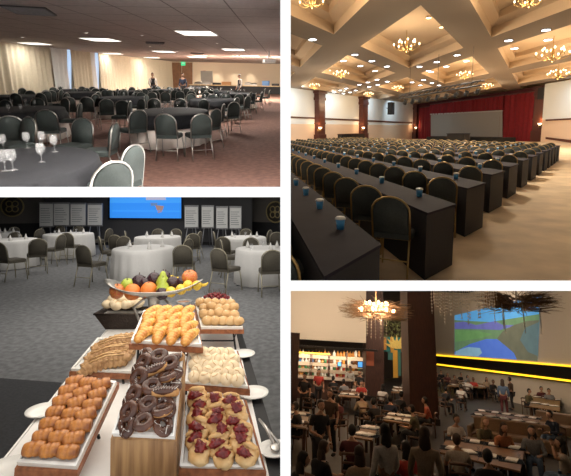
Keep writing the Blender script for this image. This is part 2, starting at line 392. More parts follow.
for px,py,lab in ((86,32.5,'small round downlight above the curtains left of the square light'),(22.5,37,'small round downlight near the black air vent'),(217,43,'small round downlight between two square ceiling lights'),(177,51.5,'small downlight beside the middle ceiling light'),(150,46,'small downlight beside the dark round vent'),(142,35,'small downlight in the middle of the ceiling')):
    dl.put(TL, TL.at(px,py,3.0), 0, 1, lab, 'downlight', 'round downlights')
vblack = mat('black_vent_metal', (.02,.02,.022), .5)
def vent(px, py, w, h, label):
    parts = [('frame', MB().box(-w/2,w/2,-h/2,h/2,-.03,0), vblack)]
    for k in range(9):
        y = -h/2+h*(k+.5)/9; parts.append(('slat', MB().box(-w/2+.03,w/2-.03,y-.02,y+.01,-.05,-.03), mat('grey_vent_metal',(.22,.22,.24),.4)))
    tag(put(thing('air_vent', parts), TL, TL.at(px,py,3.0), .3), label, 'air vent')
vent(30,10,.9,1.3,'large black slatted air vent in the ceiling, top left'); vent(155,42.5,.8,.8,'small dark air vent in the middle of the ceiling'); vent(197,53,.8,.8,'small dark air vent near the far ceiling lights')
pr = thing('projector', [('body', MB().box(-.22,.22,-.18,.18,-.42,-.28,.02), metal_w), ('ceiling_pole', MB().tube([(0,0,0),(0,0,-.28)],.03,8), metal_w), ('lens', MB().lathe([(.05,0),(.05,.06)],10), vblack)])
tag(put(pr, TL, TL.at(269,51,3.0), .2, 1.5), 'white projector hanging from the ceiling at the right', 'projector')
# door, sign, pictures on the back wall
dr = mat('brown_wooden_door', (.30,.13,.045), .5, scale=4)
t = empty('door_1'); t['kind'] = 'structure'; put(t, TL, (0,0,0))
for a,b in ((171.5,181.5),(182,192.5)):
    q = on_wall(TL,TB,TC,[(a,62.5),(b,62.5),(b,100),(a,100)],.03,.05).build('door_leaf', dr, t)
    on_wall(TL,TB,TC,[((a+b)/2+(3.2 if a<175 else -3.6),78),((a+b)/2+(3.6 if a<175 else -3.2),78),((a+b)/2+(3.6 if a<175 else -3.2),81),((a+b)/2+(3.2 if a<175 else -3.6),81)],.09,.03).build('door_handle', chrome, q)
gl = mat('green_exit_sign', (.02,.4,.15), .4, emit=(.05,.75,.3), es=.9)
t = empty('exit_sign'); on_wall(TL,TB,TC,[(181,61.6),(185.4,61.6),(185.4,65.6),(181,65.6)],.12,.04).build('sign_box', gl, t)
on_wall(TL,TB,TC,[(182,62.8),(184.5,62.8),(184.5,63.3),(182,63.3)],.165,.004).build('white_arrow', mat('sign_white',(.9,.95,.9),.5,emit=(.8,1,.85),es=.8), t)
tag(put(t,TL,(0,0,0)), 'green lit exit sign above the brown wooden doors', 'exit sign')
for a,b,c,d,m,lab in ((201,70,209,73.5,mat('red_poster',(.6,.1,.08),.7),'small red poster on the back wall beside the flip chart'),):
    t = empty('poster'); on_wall(TL,TB,TC,[(a,70.8),(a+4.5,70.5),(a+4.5,72.2),(a,72.6)],.03,.01).build('sheet', m, t); tag(put(t,TL,(0,0,0)), lab, 'poster')
# flip chart in front of wall
P = TL.wall(207, 85, TB, TC, 1.0)
t = thing('flip_chart', [('board', MB().box(-.6,.6,-.02,.02,.95,2.1), mat('grey_board',(.45,.43,.40),.5)), ('rim', MB().tube([(-.6,0,.95),(.6,0,.95),(.6,0,2.1),(-.6,0,2.1)],.025,6,True), chrome)]+[('leg', MB().tube([(s*.5,0,2.0),(s*.62,.0 if s else -.5,0)],.02,6), chrome) for s in (-1,1)])
tag(put(t,TL,(P.x,P.y,0)), 'grey flip chart board standing beside the brown doors', 'flip chart')
# serving counter
ctop = mat('warm_wood_counter_top', (.78,.55,.30), .4, scale=4); cfront = mat('black_counter_skirt', (.018,.018,.022), .7)
C0 = TL.at(190,85.4,.9); C1 = TL.at(300,89.6,.9)
C0 = TL.wall(191,83.5,TB,TC,2.2); C1 = TL.wall(292,86.8,TB,TC,5.0)
d = (C1-C0); d.z = 0; L = d.length; d /= L; n = V((d.y,-d.x,0)); zc = (C0.z+C1.z)/2
def strip(a0, a1, b0, b1, z0, z1): return MB().prism([(C0+d*a+n*b).to_2d()[:] for a,b in ((a0,b0),(a1,b0),(a1,b1),(a0,b1))], z0, z1)
t = empty('serving_counter'); strip(0,L,-.1,.75,zc-.08,zc).build('counter_top', ctop, t)
sk = strip(0.05,L-.05,.0,.68,0,zc-.08).build('counter_skirt', cfront, t)
tag(put(t,TL,(0,0,0)), 'long black skirted serving counter with a wooden top along the back wall', 'counter')
k = 0
for px,w,h,m,nm,lab in ((200,.9,.28,chrome,'chafing_dish','silver chafing dish on the counter nearest the doors'),(207.5,.9,.3,metal_w,'chafing_dish','white chafing dish below the flip chart'),(218,.8,.2,vblack,'serving_tray','low black tray on the middle of the counter'),(227.5,.9,.3,mat('orange_wood_box',(.6,.3,.12),.5),'serving_crate','orange wooden crate on the counter left of the right waiter'),(249,.7,.3,metal_w,'chafing_dish','white dish on the counter right of the waiter'),(255,.6,.25,chrome,'chafing_dish','silver dish on the counter beside the white one'),(266.5,.7,.45,mat('blue_box',(.15,.35,.75),.5),'blue_cool_box','blue box on the right end of the counter'),(276,.7,.2,vblack,'serving_tray','low black tray at the right end of the counter')):
    s = (px-191)/(292-191); p = C0+d*(L*s)+n*.3; k += 1
    if 'dish' in nm: pr_ = [('base', MB().box(-w/2,w/2,-.2,.2,0,h*.55,.03), m), ('lid', MB().lathe([(w/2,h*.55),(w*.45,h*.85),(w*.2,h),(.01,h+.01)],12,sy=.5), m)]
    else: pr_ = [('box', MB().box(-w/2,w/2,-.2,.2,0,h,.03), m), ('rim', MB().box(-w/2-.02,w/2+.02,-.22,.22,h*.9,h*1.02), m)]
    tag(put(thing(nm,pr_),TL,(p.x,p.y,zc),math.atan2(d.y,d.x)), lab, nm.replace('_',' '), 'dishes on the serving counter' if 'dish' in nm else None)
for px in (203,218,236,252):        # wall washers over the counter
    p = TL.wall(px, 64.5, TB, TC, .5); l = bpy.data.lights.new('wall_wash_light','SPOT'); l.energy = 420; l.color = (1,.86,.66); l.spot_size = 1.5; l.spot_blend = .8; l.shadow_soft_size = .05
    o = bpy.data.objects.new('wall_wash_light', l); COL.objects.link(o); o.matrix_world = TL.M @ Matrix.Translation((p.x,p.y,2.95)) @ Matrix.Rotation(-.25,4,'X')
# round tables
def cloth(mb, R, z1, z0, flare=.10, n=72, waves=18, k=1.0, amp=.035):
    prof = [(0.01,z1),(R*.5,z1),(R*.97,z1-.001),(R,z1-.02),(R*1.01,z1-.1),(R*(1+flare*.5),(z0+z1)/2),(R*(1+flare),z0)]
    am = [0,0,0,0,.2,.7,1]
    return mb.lathe([(r,z) for r,z in prof], n, sy=k, wob=lambda a,i: amp*am[i]*math.sin(a*waves+math.sin(a*3)))
KD = 1.6
def round_table(nm, R, over, under, over_len):
    sk = MB(); cloth(sk, R*.97, .735, .03, .08, k=KD)
    tc = MB(); cloth(tc, R, .755, .755-over_len, .05, waves=10, amp=.03, k=KD)
    base = MB().tube([(0,0,.0),(0,0,.72)],.05,8)
    return Proto(thing(nm, [('tabletop', MB().lathe([(R*.95,.70),(R*.96,.73)],48,sy=KD), mat('table_board',(.3,.2,.12),.6)), ('pedestal', base, chrome), ('white_skirt', sk, under), ('black_tablecloth', tc, over)]))
rt = round_table('round_banquet_table', .9, blackcloth, whitecloth, .30)
gw = Proto(thing('wine_glass', [('bowl', MB().lathe([(.006,.075),(.03,.09),(.042,.125),(.040,.16),(.034,.185),(.032,.185),(.038,.16),(.04,.125),(.028,.094),(.004,.08)],14), glass), ('stem', MB().lathe([(.006,.008),(.005,.04),(.006,.078)],8), glass), ('foot', MB().lathe([(.036,0),(.034,.004),(.006,.009)],14), glass)]))
bc = banquet_chair('banquet_chair', greenfab, chrome)
wl = 'dark green round-backed banquet chair '
TT = [('front left table', 4,157, [((28,117),-150),((82,118),165),((115,123),95),((112,162),60),((133,145),75)]),
 ('second table on the left', 18,109, [((5,100),-170),((37,98),180),((45,110),10),((65,98),150),((74,103),100),((9,116),-20)]),
 ('large middle table', 171,111, [((169,114),0),((197,114),28),((138,110),-48),((222,104),85),((151,98.5),190),((180,98.5),175),((204,99.5),150),((216,109),60),((130,101),-95),((141,99),-140)]),
 ('table behind the middle one, right', 214,99, [((237,97.5),70),((243,95),95),((224,93),160),((206,92),185),((196,94),210),((234,102),40)]),
 ('table behind the middle one, left', 122,97, [((98,94),-70),((106,99),-30),((126,100),10),((146,95),80),((110,90),-160),((124,89),180),((138,90),160)]),
 ('dark table in front of the curtains', 80,92, [((62,93),-80),((68,97),-30),((86,97),20),((98,92),80),((74,88),-160),((88,88),160)]),
 ('far left table by the curtains', 14,95.5, [((2,92),-40),((14,93),0),((28,91),20),((46,90),60),((22,88),180)]),
 ('far table in front of the curtain corner', 158,89.5, [((148,90),-60),((153,92),-10),((164,92),15),((170,89),80),((158,86.5),180)]),
 ('far table before the doors', 185,88, [((175,88),-70),((180,91),-15),((191,91),15),((196,88),80),((185,86),180)]),
 ('far table before the counter', 219,91, [((208,90),-70),((214,94),-15),((226,94),15),((231,91),80),((219,88.5),180)]),
 ('rightmost table near the counter', 243,92, [((247,96),60),((252,92),80),((256,93),95),((261,92),110),((238,94),-20),((265,89),90),((270,90),80)]),
 ('table behind the black table', 132,90.5, [((122,90),-60),((128,93),0),((137,92),20),((143,90),70),((132,87),180)])]
def seat_px(top, room, h=.9):                    # floor point of a chair whose top is seen at this pixel
    return room.at(top[0], top[1], h)
TT += [('far left table beside the curtain foot', 46,91, [((38,91),-60),((44,93),0),((51,90.5),50)]),
 ('farthest table below the exit sign', 200,86.5, [((196,87.5),-20),((203,87.5),20),((208,86.5),70)])]
for i in range(26):
    TT[min(i%4+5,8)][3].append(((56+i*6.6+random.uniform(-2,2), 86.5+random.uniform(0,4)), random.choice((-90,-30,0,30,90,180))))
TC_ = []
for t in TT: q = TL.at(t[1],t[2],.755); q.z = 0; TC_.append(q)
for i in range(len(TC_)):
    for j in range(i):
        d_ = TC_[i]-TC_[j]
        if abs(d_.x) < 2.6 and abs(d_.y) < 3.2: TC_[i].y += (3.2-abs(d_.y))*(1 if d_.y > 0 else -1)
PTS = []
for t in TT:
    t[3].sort(key=lambda q: q[0][0])
    for tp,yaw in t[3]: p = seat_px(tp, TL); p.z = 0; th_ = math.radians(-yaw if yaw < 0 else yaw); p += V((-math.sin(th_),math.cos(th_),0))*.26; PTS.append(p)
settle(PTS[:5], TC_[:1], rx=.95, ry=1.2); settle(PTS[5:], TC_[1:])
gi = 0
for ti,(nm,px,py,chs) in enumerate(TT):
    c = TC_[ti]
    rt.put(TL, c, random.uniform(-.05,.05), (.95,.85,.9) if ti == 0 else 1, 'round black-clothed table with white skirt, the '+nm, 'table', 'round tables with black cloths')
    for k,(tp,yaw) in enumerate(chs):
        bc.put(TL, PTS[gi], math.radians(-yaw if yaw<0 else yaw), 1, 'green chair at the '+nm+', '+nth(k)+' from the left', 'chair', 'green chairs at the round tables'); gi += 1
    if ti == 0: gp = [(5.5,171),(34,144),(46,146),(42,162),(55,152),(13.5,170),(3,142)]
    elif ti == 2: gp = [(152,107.5),(159,105),(166,108),(170,105.5),(177,108),(183,106),(186,110),(163,112),(190,107)]
    elif ti == 1: gp = [(7,113.5),(22,112.5),(26,106),(35,107),(11,106)]
    elif ti in (3,4,9): gp = [(px-9,py),(px-4,py-1.5),(px+2,py),(px+7,py-1.5),(px+12,py)]
    else: gp = [(px-6,py),(px,py-1),(px+6,py)]
    for k,g in enumerate(gp):
        hz = .683 if ti == 0 else .757; p = TL.at(g[0],g[1],hz)
        dx_, dy_ = (p.x-c.x)/.8, (p.y-c.y)/(.8*KD); q_ = max(1, math.hypot(dx_,dy_)*(1.14 if ti == 0 else 1)); p.x = c.x+dx_/q_*.8; p.y = c.y+dy_/q_*.8*KD
        gw.put(TL, p, 0, 1.1 if ti == 0 else .95, 'stemmed glass on the '+nm+', '+nth(k)+' in its cluster', 'wine glass', 'wine glasses on the '+nm)
# ================================================================ TOP RIGHT HALL
gold = mat('gold_metal', (.55,.38,.16), .35, 1, var=.03); bluegrey = mat('dark_blue_grey_fabric', (.052,.06,.056), .8, scale=60, bump=.1)
navy = mat('dark_navy_tablecloth', (.028,.023,.033), .85, spec=.2, scale=4, var=.08); warml = mat('warm_bulb', (1,.8,.5), .4, emit=(1,.72,.42), es=6)
cooll = mat('cool_downlight_lens', (1,1,1), .4, emit=(.86,.94,1), es=9); maroon = mat('red_stage_curtain', (.20,.006,.014), .85, scale=3, var=.1)
# wooden columns with sconces, dado rail, skirting
def column(px, w, A, B, label, fx=0):
    p = TR.wall(px, 120, A, B, .35); dd = V((B.x-A.x,B.y-A.y,0)).normalized(); yaw = math.atan2(dd.y, dd.x)
    parts = [('shaft', MB().box(-w/2,w/2,-.3,.3,1.3,HC-1.1), dado), ('plinth', MB().box(-w/2-.15,w/2+.15,-.4,.4,0,1.3,.03), dado),
             ('capital', MB().box(-w/2-.12,w/2+.12,-.38,.38,HC-1.1,HC-.75).box(-w/2-.25,w/2+.25,-.48,.48,HC-.3,HC).box(-w/2-.05,w/2+.05,-.33,.33,HC-.75,HC-.3), dado),
             ('moulding', MB().box(-w/2+.15,w/2-.15,-.34,-.3,1.9,HC-1.5).box(-w/2-.06,w/2+.06,-.36,.36,ZB,ZB+.2), mat('dark_wood_moulding',(.15,.05,.03),.35))]
    tag(put(thing('wooden_column', parts), TR, (p.x,p.y,0), yaw), label, 'column', 'dark wooden wall columns')
    s = TR.wall(px, 120, A, B, .95 ); s = V((s.x,s.y,1.95))
    t = thing('wall_sconce', [('bracket', MB().box(-.1,.1,-.12,.3,-.25,.0), gold), ('shade', MB().lathe([(.12,0),(.22,.22),(.2,.22),(.1,.02)],12), warml)])
    tag(put(t, TR, s, yaw), 'glowing wall lamp on the '+label, 'wall lamp', 'sconces on the columns')
    l = bpy.data.lights.new('sconce_lamp','POINT'); l.energy = 60; l.color = (1,.6,.3); l.shadow_soft_size = .15
    o = bpy.data.objects.new('sconce_lamp', l); COL.objects.link(o); o.matrix_world = TR.M @ Matrix.Translation(s+V((0,-.1,.5)))
column(320, 1.5, W1, W2, 'dark wooden column nearest the left edge')
column(363.5, 1.7, W1, W2, 'dark wooden column in the middle of the left wall')
column(416, 1.7, W1, W2, 'dark wooden column in the corner beside the red curtain')
column(540, 1.6, W2, WS, 'dark wooden column right of the red curtain')
struct('trim_1', on_wall(TR, W1, W2, [(284,116),(412,122.2),(412,123.6),(284,117.6)], .02, .06), dado, TR)
struct('trim_2', on_wall(TR, W4, W5, [(546,119.5),(598,116.5),(598,118.3),(546,121)], .02, .06), dado, TR)
struct('baseboard_right', on_wall(TR, W4, W5, [(546,137),(600,143.5),(600,147),(546,139)], .02, .06), dado, TR)
# stage curtain, screen
def drape(px0, px1, y0, y1, label, off, pitch=.9, z0=None, z1=None):
    A = TR.wall(px0, 110, W2, W3, off); B = TR.wall(px1, 110, W2, W3, off); A.z = B.z = 0; L = (B-A).length; d = (B-A)/L; n = V((d.y,-d.x,0)); n = n if n.dot(-A) > 0 else -n
    mb = MB()
    for sg in (0,.02): mb.sheet(lambda u,v: A+d*(u*L)+n*(.16*math.sin(u*L/pitch*6.283+math.sin(u*9))+.05*math.sin(u*L/pitch*15)+sg)+V((0,0,z0+(z1-z0)*v)), int(L/pitch*8), 3)
    t = empty('stage_curtain'); mb.build('curtain_folds', maroon, t)
    MB().box(0,L,-.1,.1,z1,z1+.15).build('curtain_rail', dado, t).matrix_basis = Matrix.Translation(A)@Matrix.Rotation(math.atan2(d.y,d.x),4,'Z')
    tag(put(t, TR, (0,0,0)), label, 'curtain', 'red stage curtains')
drape(420,432,0,0,'narrow red stage curtain left of the grey screen',.5,z0=0,z1=5.6)
drape(430,504,0,0,'wide red valance hanging above the grey screen',.7,z0=4.15,z1=5.9)
drape(501,534,0,0,'tall red stage curtain right of the grey screen',.6,z0=0,z1=5.9)
scr = mat('grey_projection_screen', (.30,.295,.285), .8, var=.02)
t = empty('projection_screen'); on_wall(TR,W2,W3,[(431,114.5),(502.5,111),(502.5,137),(431,136)],.75,.04).build('screen_sheet', scr, t)
on_wall(TR,W2,W3,[(430.6,113.8),(503,110.2),(503,111.3),(430.6,114.8)],.75,.09).build('screen_case', mat('pale_screen_case',(.5,.5,.5),.5), t)
tag(put(t,TR,(0,0,0)),'wide blank grey projection screen on the stage between red curtains','projection screen')
sp = TR.wall(466,135,W2,W3,4)
t = thing('stage_platform', [('deck', MB().box(-9,9,-1.5,2,.0,.55), mat('black_stage',(.012,.012,.012),.6))]); 
tag(put(t, TR, (sp.x,sp.y+.6,0), math.atan2(W3.y-W2.y,W3.x-W2.x), (1,.5,1)), 'low black stage platform in front of the red curtains', 'stage')
t = thing('head_table', [('cloth', MB().box(-2,2,-.4,.4,.0,1.05,.04), vblack), ('top', MB().box(-2.05,2.05,-.45,.45,1.05,1.1), navy)])
sp2 = TR.wall(458,135,W2,W3,7); tag(put(t, TR, (sp2.x,sp2.y,0), math.atan2(W3.y-W2.y,W3.x-W2.x)), 'black covered head table standing before the grey screen', 'table')
for px,lab in ((344,'left'),(352,'middle'),(359,'right')):
    p = TR.wall(px,130,W1,W2,2.2); t = thing('sideboard', [('body', MB().box(-1,1,-.35,.35,.1,1.25), vblack), ('top', MB().box(-1.05,1.05,-.4,.4,1.25,1.32), dado)])
    tag(put(t, TR, (p.x,p.y,0), math.atan2(W2.y-W1.y,W2.x-W1.x)), 'black covered side table along the left wall, '+lab+' of three', 'table', 'side tables by the left wall')
# speakers
def speaker(px, py, A, B, w, h, label):
    p = TR.wall(px, py, A, B, 1.3)
    t = thing('loudspeaker', [('cabinet', MB().box(-w/2,w/2,-.3,.3,-h/2,h/2,.03), vblack), ('grille', MB().box(-w/2+.06,w/2-.06,-.33,-.3,-h/2+.08,h/2-.08), mat('speaker_grille',(.035,.035,.04),.7)), ('bracket', MB().tube([(0,.3,0),(0,.75,.1)],.05,6), vblack)])
    tag(put(t, TR, p, math.atan2(B.y-A.y,B.x-A.x), 1), label, 'loudspeaker', 'wall loudspeakers')
speaker(391,108.5,W1,W2,1.4,1.9,'black loudspeaker high on the left wall by the corner column')
speaker(545,93,W2,WS,1.6,1.3,'black loudspeaker above the column right of the stage curtain')
# lighting truss
Ta = TR.deep(402, 98.5, 34); Tb = TR.deep(484, 85, 26)
d = (Tb-Ta); L = d.length; tm = MB(); d.normalize(); up = V((0,0,1)); sd = d.cross(up).normalized()
for a_,b_ in ((0,0),(.25,0),(0,.25),(.25,.25)): tm.tube([Ta+sd*a_+up*b_, Tb+sd*a_+up*b_], .035, 5)
br = MB()
for k in range(int(L/.5)):
    q = Ta+d*(k*.5); br.tube([q, q+d*.5+up*.25], .018, 4); br.tube([q+sd*.25, q+sd*.25+d*.5+up*.25], .018, 4)
hg = [MB().tube([q, V((q.x,q.y,HC+.1))], .012, 5) for q in (Ta+d*1, Ta+d*(L*.5), Tb-d*1)]
t = thing('lighting_truss', [('rails', tm, vblack), ('lattice', br, vblack)]+[('hanger_cable',h,vblack) for h in hg]); tag(put(t,TR,(0,0,0)),'black lighting truss hanging across the hall before the stage','lighting truss')
for k in range(9):
    q = Ta+d*(L*(k+.5)/9); t = thing('stage_light', [('can', MB().lathe([(.1,.2),(.2,.15),(.24,-.35),(.2,-.36),(.17,.0)],12), vblack), ('yoke', MB().tube([(-.26,0,-.1),(-.26,0,.3),(.26,0,.3),(.26,0,-.1)],.03,5), vblack)])
    tag(put(t,TR,q+V((0,0,-.28)),.4,.6,tilt=.5), 'black stage spotlight on the truss, '+nth(k)+' from the left', 'stage light', 'spotlights on the truss')
# chandeliers
def chandelier_mb():
    rim, arms = MB(), MB(); cs = []
    rim.tube([(0,0,1.1),(0,0,.35)],.02,6); rim.lathe([(.02,-.35),(.09,-.25),(.05,-.1),(.12,0),(.06,.15),(.09,.3),(.02,.42)],12)
    for k in range(12):
        a = k*math.pi/6; R = .85 if k%2 else .55; z = .0 if k%2 else .22; c,s = math.cos(a), math.sin(a)
        arms.tube([(c*.06,s*.06,-.1),(c*R*.5,s*R*.5,-.22+z*.5),(c*R*.85,s*R*.85,-.12+z),(c*R,s*R,z)], .018, 5)
        arms.lathe([(.03,z-.01),(.07,z+.02)],8,c=(c*R,s*R))
        cs.append(('candle', MB().tube([(c*R,s*R,z+.02),(c*R,s*R,z+.13)],.022,6), mat('ivory_candle',(.8,.7,.5),.5), [('bulb', MB().ball((c*R,s*R,z+.19),(.055,.055,.075),8,6), warml)]))
    return Proto(thing('chandelier', [('stem',rim,gold,),('arms',arms,gold)]+cs))
chp = chandelier_mb()
CH = [(312,3,30,'at the top left edge'),(406.5,47,28,'in the nearest full coffer, left of centre'),(529,2,30,'at the top edge right of centre'),(552.5,56,33,'near the right edge'),
 (341,75,17,'third coffer on the left side'),(314.5,87,13,'above the leftmost wall column'),(464.6,76,17,'middle of the ceiling above the truss'),(558,75.5,22,'at the right edge above the loudspeaker'),
 (368.5,95,11,'above the second wall column'),(397.5,89,12,'left of the truss'),(487,87,13,'just above the truss end'),(297,95,9,'farthest on the left edge')]
for k,(px,py,wpx,lab) in enumerate(CH):
    z = HC-.35 if py > 0 else HC-.5; p = TR.at(px,py,z); sc = wpx*p.y/F/2.0
    chp.put(TR, p, k*.4, sc, 'gold chandelier with small bulbs, '+lab, 'chandelier', 'gold chandeliers')
    l = bpy.data.lights.new('chandelier_lamp','POINT'); l.energy = 330 if py > 40 else 260; l.color = (1,.74,.45); l.shadow_soft_size = .5
    o = bpy.data.objects.new('chandelier_lamp', l); COL.objects.link(o); o.matrix_world = TR.M @ Matrix.Translation(p+V((0,0,-1.0*sc)))
# recessed downlights
dp = Proto(thing('downlight', [('trim_ring', MB().lathe([(.34,0),(.34,-.03),(.24,-.04)],14), taupe), ('lens', MB().lathe([(.29,-.02),(.26,-.05),(.1,-.07)],14), cooll)]))
dw = Proto(thing('downlight', [('trim_ring', MB().lathe([(.2,0),(.2,-.03),(.14,-.04)],12), coff), ('lens', MB().lathe([(.15,-.02),(.13,-.06)],12), warml)]))
DL = [(92,160),(265,222),(218,247),(334,248),(287,268),(396,270),(347,288),(528,271),(355,324),(397,332),(283,345),(318,335),(323,353),(358,345),(230,360),(205,368),(181,375),(218,381),(245,376),(268,368),(498,335),(545,325),(532,347),(565,288)]
DL = [(290+x/4.08, y/4.08) for x,y in DL]+[(430+x/4.05,y/4.05) for x,y in ((318,163),(342,195),(470,120),(478,160),(110,222),(147,246),(28,250),(66,268),(5,290),(36,345),(8,335))]
DL.sort()
for k,(x,y) in enumerate(DL): dp.put(TR, TR.at(x,y,HC), 0, .75, 'bright cool downlight in the ceiling beams, '+nth(k)+' from the left', 'downlight', 'cool downlights in the beams')
DW = [(290+x/4.08, y/4.08) for x,y in ((215,30),(428,68),(566,70),(360,110),(367,173),(140,250),(160,285),(20,215))]+[(430+x/4.05,y/4.05) for x,y in ((228,28),(47,108),(15,172),(355,220),(370,240),(218,252),(240,268))]
DW.sort()
for k,(x,y) in enumerate(DW): dw.put(TR, TR.at(x,y,HC+.9 if y < 60 else HC+.4), 0, .9, 'small warm downlight in a ceiling coffer, '+nth(k)+' from the left', 'downlight', 'warm downlights in the coffers')
for x,y,e in ((2,8,380),(6,16,700),(10,26,900),(-1,22,900),(4,34,1100),(22,30,1100),(12,40,1200),(-6,34,1000)):
    area(TR, 'hall_downlight_lamp', (x,y,HC-.1), .8, e*.72, (1,.9,.76))
for px in (305,342,380,402): # unseen cool lights added to brighten the upper left wall
    p = TR.wall(px, 100, W1, W2, 2.2); area(TR, 'wall_wash_light', (p.x,p.y,HC-.15), 2.2, 130, (.75,.92,1), rot=(math.radians(38)*math.cos(.9),0,0))
p = TR.wall(566, 90, W4, W5, 1.8); area(TR, 'wall_wash_light', (p.x,p.y,HC-.15), 1.5, 130, (.75,.9,1))  # unseen cool light added to brighten the right wall
# rows of covered tables
VA, VB = 245, 568
dA = V((VA-PX, F, 0)); dA.z = 0; dA.normalize()
rows = [((324,275),(380,243.5)),((427,212.5),(455,203.7)),((467,188),(485,182.5)),((491,174.5),(504,170.5)),((509.5,166.5),(518,163.5)),((523,160.5),(529,158.5)),((532.5,156.5),(537.5,155)),((540,153.5),(543.5,152.3)),((545.5,151.2),(548.5,150.2)),((550,149.6),(552,148.9)),((553,148.3),(555,147.6)),((556,147.2),(557.5,146.5)),((558.5,146),(560,145.4))]
cupb = mat('blue_paper_cup', (.06,.30,.62), .5, var=.02); cupw = mat('white_cup_lid', (.85,.83,.8), .4, var=.01)
cup = Proto(thing('paper_cup', [('cup_wall', MB().lathe([(.032,0),(.042,.09)],14), cupb), ('lid', MB().lathe([(.047,.09),(.047,.103),(.04,.105),(.038,.112)],14), cupw)]))
rc = banquet_chair('gold_banquet_chair', bluegrey, gold)  # same banquet chair design as the top left hall, gold frame
# plain far chair: one mesh, same outline
WL = (W2-W1); WL.z = 0; WLn = V((WL.y,-WL.x,0)).normalized()
if WLn.dot(-W1) < 0: WLn = -WLn
def inside(p): return (p-V((W1.x,W1.y,0))).dot(WLn) > 1.2
BK = (W3-W2); BKn = V((BK.y,-BK.x,0)).normalized(); BKn = BKn if BKn.dot(-W2) > 0 else -BKn
def before_stage(p): return (p-V((W2.x,W2.y,0))).dot(BKn) > 10.0
nch = 0; ncup = 0; yawc = math.atan2(V((VB-PX,F,0)).y, VB-PX)-math.pi/2
for r,(na,fa) in enumerate(rows):
    a = TR.at(*na,.75); b = TR.at(*fa,.75); a.z = b.z = 0
    Lr = 0
    while Lr < 48 and inside(a+dA*(Lr+1)) and before_stage(a+dA*(Lr+1)) and TR.pix(a+dA*(Lr+.5)+V((0,0,.75)))[0] > 268: Lr += 1
    near_r = 'front row' if r == 0 else nth(r)+' row'
    segs = []; s0 = 0.0; seg = 4.0 if r < 3 else 6.0
    while s0 < Lr-.8: segs.append((s0, min(s0+seg, Lr))); s0 += seg
    e = (b-a)
    for k,(s0,s1) in enumerate(segs):
        g = 0.01 if k else 0
        P = [a+dA*(s0+g), b+dA*(s0+g), b+dA*s1, a+dA*s1]; q = [(p.x,p.y) for p in P]
        c = sum((p for p in P), V((0,0,0)))/4
        top = MB().prism([((p.x-c.x)*1.012,(p.y-c.y)*1.012) for p in P], .725, .75); sk = MB().prism([(p.x-c.x,p.y-c.y) for p in P], .01, .725)
        tag(put(thing('covered_table', [('tabletop_cloth',top,navy),('table_skirt',sk,mat('black_table_skirt',(.014,.012,.016),.7))]), TR, c), 'long dark covered table in the %s, %s from the aisle'%(near_r, nth(k)), 'table', 'rows of covered tables')
    # chairs stand on the viewer's left side of each table
    n = V((-dA.y, dA.x, 0)); sft = e.normalized()
    step = 1.0 if r < 3 else 1.15; s = .55 if r else 1.2; k = 0
    while s < Lr and nch < 290:
        p = a + dA*s - sft*.25
        vis = TR.pix(p+V((0,0,.8)))
        if r == 0 and vis[1] > 330: s += step; continue
        if vis[0] > 278:
            rc.put(TR, p, yawc+random.uniform(-.06,.06)+.12, 1.0, 'dark gold-framed chair in the %s, %s from the aisle'%(near_r,nth(k)), 'chair', 'gold-framed chairs in rows'); k += 1; nch += 1
        s += step*(1 if s < 12 else 1.25 if s < 22 else 1.6)
    s = .75; k = 0
    while s < min(Lr, 17):
        p = a.lerp(b,.66) + dA*s + V((0,0,.752)); vis = TR.pix(p)
        if vis[0] > 290.5 and vis[1] > 144:
            cup.put(TR, p, 0, 1.0, 'blue paper cup with white lid on the %s, %s from the aisle'%(near_r,nth(k)), 'cup', 'blue cups on the table rows'); k += 1
        s += (1.02 if r == 0 else 1.5 if r < 3 else 1.9)*(1+.03*s)
print('TR chairs', nch)

p = TR.at(287,236,.9); p.z = 0
rc.put(TR, p, yawc+.1, 1, 'gold-framed chair cut by the left edge in front of the nearest table', 'chair', 'gold-framed chairs in rows')
# ================================================================ BOTTOM LEFT HALL: buffet
olive = mat('olive_brown_fabric', (.115,.10,.075), .85, scale=60, bump=.1); champ = mat('champagne_metal', (.42,.38,.28), .4, .7, var=.03)
linen = mat('white_linen', (.82,.80,.77), .8, var=.02); porcelain = mat('white_porcelain', (.85,.84,.80), .2, var=.01)
twood = wood_mat('reddish_tray_wood', (.36,.13,.05), (.20,.065,.025), scale=4, st=(12,3,12)); bwood = wood_mat('light_box_wood', (.42,.24,.10), (.22,.11,.045), scale=4, st=(12,12,1))
blk = mat('black_tablecloth_skirt', (.012,.012,.013), .7); wick = mat('dark_wicker', (.045,.028,.02), .7, scale=80, bump=.8)
def lerp2(Q, u, v): return Q[0].lerp(Q[1],u).lerp(Q[3].lerp(Q[2],u), v)     # Q: back left, back right, front right, front left
def inset(Q, d):
    c = sum(Q, V((0,0,0)))/4; return [p+(c-p).normalized()*d for p in Q]
TILT = {}
